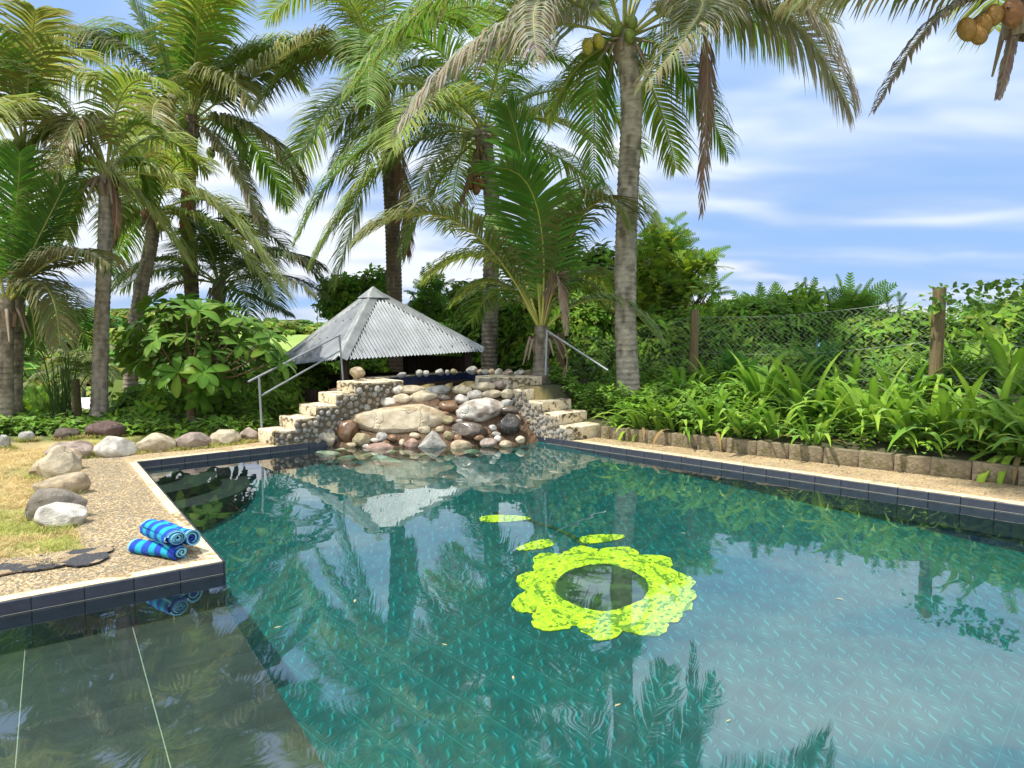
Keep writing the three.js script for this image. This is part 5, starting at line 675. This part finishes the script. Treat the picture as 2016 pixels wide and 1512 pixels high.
  // vine leaves along the top wire
  const vl = [], vine = blade(0.09, 0.08, 3, (t) => Math.sin(Math.PI * Math.pow(t * 0.95 + 0.02, 0.6)), [0.2, -0.4], 0.2, [0.09, 0.2, 0.03], [0.12, 0.24, 0.04], 1); for (let i = 0; i < 170; i++) { const x = 1780 + 260 * Math.pow(r(), 0.6), p = at(x, 585 - (x - 1850) * 0.09 + 34 * (r() - 0.4) * 1.6, 9.8 - (x - 1850) * 0.004); vl.push([p, new THREE.Quaternion().setFromEuler(new THREE.Euler(r() * 2 - 0.4, r() * 6.28, r())), 0.6 + 0.7 * r(), tint(r, 0.3)]); }
  tag(instanced('vine_leaves', vine, M.leaf, vl, scene), 'creeper leaves threaded along the top wires of the fence', 'creeper');
}

// ---------------------------------------------------------------- the valley and hill beyond
{
  const r = rng(88), clump = (seed, n, tone) => { const q = rng(seed), list = []; const lob = []; for (let k = 0; k < 9; k++) { const d = V(q() - 0.5, q() * 0.7 - 0.15, q() - 0.5).multiplyScalar(1.3); lob.push(d); } for (let i = 0; i < n; i++) { const c = lob[i % 9], d = V(q() - 0.5, q() - 0.42, q() - 0.5).normalize(), g = new THREE.PlaneGeometry(0.2 + 0.12 * q(), 0.2 + 0.12 * q()); g.lookAt(d.clone().add(V((q() - 0.5) * 0.9, (q() - 0.2) * 0.9, (q() - 0.5) * 0.9))); g.translate(c.x + d.x * 0.46, 0.55 + c.y + d.y * 0.4, c.z + d.z * 0.46); const k = tone.map((v) => v * (0.7 + 0.6 * q())); paint(g, () => k); list.push(g); } return strip(list); };
  const geos = [clump(1, 360, [0.13, 0.25, 0.035]), clump(2, 360, [0.08, 0.18, 0.03]), clump(3, 360, [0.2, 0.32, 0.045])], lists = [[], [], []];
  for (let i = 0; i < 5200; i++) {
    const a = -0.86 + r() * 0.86, D = 26 + Math.pow(r(), 0.75) * 215, x = a * D * 0.9, z = -D * 0.9, dd = Math.hypot(x, z), y = ground(x, z), n = fbm(x * 0.025, z * 0.025, 12, 3);
    if (dd < 24) continue; let p = dd > 205 ? (a < -0.34 ? 0.95 : 0.5) : dd > 120 ? (n > 0.6 ? 0.4 : 0.02) : n > 0.36 ? 0.8 : 0.25; if (r() > p) continue; const s = (dd > 205 ? 2.2 : 1.2 + 2.0 * r() * clamp(dd / 90, 0.5, 1.2)) * (0.7 + 0.6 * r()), k = dd > 205 ? 1 : Math.floor(r() * 3);
    lists[k].push([V(x, y - 0.15 * s, z), new THREE.Quaternion().setFromAxisAngle(up3, r() * 6.28), V(s * 1.15, s * (0.75 + 0.3 * r()), s * 1.15), tint(r, 0.35)]);
  }
  lists.forEach((l, k) => tag(instanced(numbered('hillside_wood'), geos[k], M.leaf, l, scene), 'scrubby green wood covering the valley and the hill', 'wood'));
  // rough pasture plants on the near slope
  const tl = []; for (let i = 0; i < 2600; i++) { const a = -0.86 + r() * 0.9, D = 15 + r() * 22, x = a * D, z = -D, s = 1.2 + 1.6 * r(); if (Math.hypot(x - HUT[0], z - HUT[1]) < 3) continue; tl.push([V(x, ground(x, z), z), new THREE.Quaternion().setFromAxisAngle(up3, r() * 6.28), s, tint(r, 0.4)]); }
  tag(instanced('undergrowth', SP.big[0], M.leaf, tl, scene), 'rank undergrowth on the slope past the palms', 'undergrowth');
  // meadow beyond the fence
  const ml = []; for (let i = 0; i < 5200; i++) { const u = r() * 26 - 2, v = 2.6 + 12 * r(), x = PA[0] + dP[0] * u + nP[0] * v, z = PA[1] + dP[1] * u + nP[1] * v; ml.push([V(x, ground(x, z) - 0.05, z), new THREE.Quaternion().setFromAxisAngle(up3, r() * 6.28), 1 + 1.6 * r(), tint(r, 0.9).map((c, k) => c * [1.5, 1.3, 1][k])]); }
  tag(instanced('meadow_plants', SP.broad[2], M.leaf, ml, scene), 'yellow green meadow plants beyond the wire fence', 'meadow');
  // a few palms down in the valley
  [[163, 745, 34, 2.6]].forEach(([x, y, d, L], i) => { palm('pale green palm in the valley beside a white roof', { seed: 40 + i, base: [x, y + 60, d], crown: [x, y], z: d, r0: 0.14, r1: 0.12, auto: 13, L, low: -0.2, sheath: 0, opt: { n: 46, w: 0.05, pal: [[0.16, 0.22, 0.04], [0.22, 0.26, 0.07]] } }); });
  // low white house and a garden table
  const hp = at(280, 812, 27), h = group('house', hp, 'low white house with pale metal roof down in the valley', 'house');
  mesh('wall', box(5.2, 2.0, 3.4, 0, -1.0, 0, 0.25), M.white, h); { const s = new THREE.Shape(); s.moveTo(-2.1, 0); s.lineTo(0, 0.55); s.lineTo(2.1, 0); s.lineTo(2.1, 0.06); s.lineTo(0, 0.62); s.lineTo(-2.1, 0.06); const g = new THREE.ExtrudeGeometry(s, { depth: 5.8, bevelEnabled: false }); g.translate(0, 0, -2.9); g.rotateY(Math.PI / 2 + 0.25); mesh('roof', boxUV(g), M.white, h); } for (const x of [-1.4, 0.3, 1.7]) { const w = mesh('window', box(0.7, 0.8, 0.05), M.glass, h); w.position.set(x * Math.cos(0.25) + 1.73 * Math.sin(0.25), -0.8, -x * Math.sin(0.25) + 1.73 * Math.cos(0.25)); w.rotation.y = 0.25; }
  const tp = at(232, 812, 17.5), t = group('garden_table', V(tp.x, tp.y, tp.z), 'white garden table standing past the purple brown boulder', 'table'); mesh('table_top', box(0.95, 0.05, 0.6), M.white, t); mesh('pedestal', new THREE.CylinderGeometry(0.1, 0.16, 0.7, 12).translate(0, -0.37, 0), M.white, t); mesh('base', new THREE.CylinderGeometry(0.3, 0.32, 0.06, 16).translate(0, -0.72, 0), M.white, t);
}

// ---------------------------------------------------------------- lawn grass and deck gravel
{
  const r = rng(99), blades = []; for (let i = 0; i < 9; i++) { const g = blade(0.05 + 0.05 * r(), 0.005, 3, strap, [1.3 - r(), 0.4 - r(), 1], 0.2, [0.5, 0.38, 0.16], [0.58, 0.46, 0.22], i); g.rotateY(r() * 6.28); g.translate((r() - 0.5) * 0.08, 0, (r() - 0.5) * 0.08); blades.push(g); }
  const tuft = strip(blades), list = [];
  for (let i = 0; i < 42000 && list.length < 17000; i++) { const x = -14 + r() * 11, z = -12.2 + r() * 9.5; if (inside(deckLeft, x, z) || inside(pit, x, z) || distB(x, z) > 2.2) continue; const D = Math.hypot(x, z); if (r() > clamp(9 / D - 0.25)) continue; const gr = fbm(x * 1.3, z * 1.3, 6, 3) > 0.62 ? [0.65, 0.9, 0.45] : [1, 1, 1], k = 0.75 + 0.5 * r(); list.push([V(x, ground(x, z) - 0.004, z), new THREE.Quaternion().setFromAxisAngle(up3, r() * 6.28), 0.5 + 0.7 * r(), gr.map((c) => c * k)]); }
  scene.children.filter((o) => o.name.startsWith('boulder') && o.position.x < -3.2 && o.position.z > -12.5).forEach((o) => { o.geometry.computeBoundingSphere(); const R = o.geometry.boundingSphere.radius; for (let i = 0; i < 46; i++) { const a = r() * 6.28, x = o.position.x + Math.cos(a) * R * (0.72 + 0.3 * r()), z = o.position.z + Math.sin(a) * R * (0.5 + 0.35 * r()); if (inside(deckLeft, x, z)) continue; list.push([V(x, ground(x, z) - 0.004, z), new THREE.Quaternion().setFromAxisAngle(up3, r() * 6.28), 0.8 + 0.9 * r(), r() < 0.5 ? [0.6, 0.95, 0.4] : [0.9, 0.95, 0.8]]); } });
  tag(instanced('grass', tuft, M.leaf, list, scene), 'dry straw-coloured lawn grass beside the deck', 'grass');
  const peb = rockGeo(1200, 1, 1, 0.4, 0.75, { cuts: 2, lump: 0.12, color: [0.8, 0.7, 0.5], color2: [0.62, 0.52, 0.36], vein: 0.1 }), pl = [];
  for (let i = 0; i < 60000 && pl.length < 14000; i++) { const x = -6.8 + r() * 5, z = -9.6 + r() * 7; if (!inside(deckLeft, x, z)) continue; const eF = (x - C[0]) * -0.584 + (z - C[1]) * -0.812, eL = (x - C[0]) * -0.823 + (z - C[1]) * 0.568; if (eF < 0.13 && eF > -0.2 && (x - C[0]) * dF[0] + (z - C[1]) * dF[1] > 0) continue; if (eL < 0.12 && z < C[1]) continue; const s = 0.0065 + 0.0045 * r(), v = 1.0 + 0.25 * r(); pl.push([V(x, 0.001, z), new THREE.Quaternion().setFromAxisAngle(up3, r() * 6.28), s, r() < 0.15 ? [0.75 * v, 0.8 * v, 0.9 * v] : [v, v * 0.96, v * 0.9]]); }
  tag(instanced('deck_gravel', peb, M.rock, pl, scene), 'fine river gravel set in the surface of the deck', 'gravel');
}

// ---------------------------------------------------------------- towels and the torn mat
function towel(label, len, R, turns, seed, pos, ry, rz, squash) {
  const g = group('rolled_towel', pos, label, 'towel', null), r = rng(seed), th = R * 0.115, out = [], inn = [], n = 56; for (let i = 0; i <= n; i++) { const t = i / n, a = t * turns * 6.283 + seed, rad = lerp(R * 0.18, R, t), w = 1 + 0.05 * Math.sin(a * 2 + seed); out.push([Math.cos(a) * rad * w, Math.sin(a) * rad * squash * w]); inn.push([Math.cos(a) * (rad - th * 1.6) * w, Math.sin(a) * (rad - th * 1.6) * squash * w]); }
  const rings = 40, pos3 = [], idx = [], ring = [...out, ...inn.reverse()], m = ring.length;
  for (let k = 0; k <= rings; k++) { const z = (k / rings - 0.5) * len; ring.forEach(([x, y], i) => { const e = 1 + 0.2 * (fbm(z * 9 + seed, i * 0.11, 3, 3) - 0.5), tel = 0.03 * len * Math.sin(i * 0.07 + seed) * (Math.abs(z) / len * 2); pos3.push(x * e, y * e + 0.07 * R * Math.sin(z * 11 + seed), z + tel); }); }
  for (let k = 0; k < rings; k++) for (let i = 0; i < m; i++) { const a = k * m + i, b = k * m + (i + 1) % m; idx.push(a, a + m, b, b, a + m, b + m); }
  for (const k of [0, rings]) for (let i = 0; i < n; i++) { const a = k * m + i, b = a + 1, c = k * m + (m - 1 - i), d = c - 1; idx.push(a, b, c, b, d, c); }
  const q = new THREE.BufferGeometry(); q.setAttribute('position', new THREE.Float32BufferAttribute(pos3, 3)); q.setIndex(idx); q.computeVertexNormals(); const deep = [0.012, 0.06, 0.42], teal = [0.01, 0.36, 0.5], hem = [0.2, 0.55, 0.68];
  const N = 7; paint(q, (x, y, z) => { const u = z / len + 0.5, s = Math.floor(u * N + 0.02 * noise(x * 60, y * 60, z * 60)); if (u < 0.02 || u > 0.98) return hem; const f = noise(x * 160, y * 160, z * 160); return (s % 2 ? teal : deep).map((c) => c * (0.75 + 0.5 * f)); });
  const o = mesh('roll', boxUV(q), M.terry, g); g.rotation.set(0, ry, rz); 
  // loose end lying over the roll
  const fl = [], fi = [], W = 10; for (let k = 0; k <= rings; k++) for (let j = 0; j <= W; j++) { const z = (k / rings - 0.5) * len * 0.99, a = turns * 6.283 + seed + j / W * 1.25, rad = R * (1.06 + 0.14 * fbm(z * 10, j * 0.3, seed, 2)); fl.push(Math.cos(a) * rad, Math.sin(a) * rad * squash, z + 0.01 * Math.sin(j)); } for (let k = 0; k < rings; k++) for (let j = 0; j < W; j++) { const a = k * (W + 1) + j; fi.push(a, a + 1, a + W + 1, a + 1, a + W + 2, a + W + 1); }
  const fq = new THREE.BufferGeometry(); fq.setAttribute('position', new THREE.Float32BufferAttribute(fl, 3)); fq.setIndex(fi); fq.computeVertexNormals(); paint(fq, (x, y, z, i) => { const u = z / len + 0.5, j = i % (W + 1), s = Math.floor(u * N); if (j >= W - 1 || u < 0.02 || u > 0.98) return hem; return (s % 2 ? teal : deep).map((c) => c * (0.8 + 0.4 * noise(x * 160, y * 160, z * 160))); }); const fm = M.terry.clone(); fm.side = THREE.DoubleSide; mesh('flap', boxUV(fq), fm, g);
  return g;
}
{
  const a = on(312, 1094, 0), yaw = 1.05;
  towel('blue striped towel rolled up, underneath the other two', 0.47, 0.066, 2.6, 0.4, V(a.x - 0.0, 0.056, a.z), yaw + 0.12, 0, 0.82);
  towel('blue striped towel rolled up, lying on top in front', 0.44, 0.078, 3.1, 2.2, V(a.x + 0.035, 0.175, a.z - 0.02), yaw - 0.18, 0, 0.86);
  towel('blue striped towel rolled up, behind the topmost one', 0.44, 0.07, 2.8, 4.0, V(a.x + 0.06, 0.12, a.z - 0.17), yaw - 0.1, 0, 0.95);
  // torn black mat with straw on it
  const ol = [[-120, 1310], [0, 1290], [60, 1250], [350, 1200], [640, 1150], [850, 1130], [1130, 1100], [1120, 1140], [1060, 1165], [1090, 1200], [980, 1260], [880, 1285], [760, 1300], [680, 1290], [640, 1282], [620, 1296], [470, 1320], [360, 1340], [180, 1350], [0, 1385], [-160, 1420]].map(([x, y]) => P2(on(x / 5.04, 860 + y / 5.04, 0.006)));
  const s = new THREE.Shape(ol.map(([x, z]) => new THREE.Vector2(x, -z))), g = new THREE.ExtrudeGeometry(s, { depth: 0.01, bevelEnabled: false }); g.rotateX(-Math.PI / 2); g.translate(0, 0.012, 0);
  const gg = boxUV(g); top('torn_mat', gg, M.mat, 'torn black rubber mat lying on the deck by the lawn', 'mat');
  const r = rng(123), straw = blade(0.12, 0.004, 3, strap, [0.4, -0.3], 0.2, [0.5, 0.4, 0.22], [0.55, 0.45, 0.25], 1), list = []; for (let i = 0; i < 130; i++) { const p = on(60 + 60 * r() + (r() < 0.4 ? -40 * r() : 0), 1105 + 16 * (r() - 0.5), 0.026); list.push([p, new THREE.Quaternion().setFromEuler(new THREE.Euler((r() - 0.5) * 0.5, r() * 6.28, 0)), 0.4 + 0.8 * r(), [1, 1, 1]]); }
  tag(instanced('straw', straw, M.dry, list, scene), 'dry straw scattered on the torn black mat', 'straw');
  // leaves afloat on the pool
  const fl = blade(0.07, 0.02, 4, oval, [0.05, -0.1], 0.15, [0.4, 0.33, 0.15], [0.42, 0.3, 0.12], 1), spots = [[870, 1038], [1030, 1020], [880, 1270], [1010, 1330], [540, 1236], [1660, 1180], [700, 1180], [1430, 1420], [1490, 1000], [1540, 1035], [1210, 1390], [1350, 1050]];
  spots.forEach(([x, y], i) => { const m = top('fallen_leaf', fl, M.dry, 'small dry leaf afloat on the pool water', 'leaf', 'leaves afloat on the pool'); m.position.copy(on(x, y, WATER + 0.004)); m.rotation.y = i * 2.1; m.scale.setScalar(0.42 + 0.05 * (i % 7)); });
}
renderer.render(scene, camera);
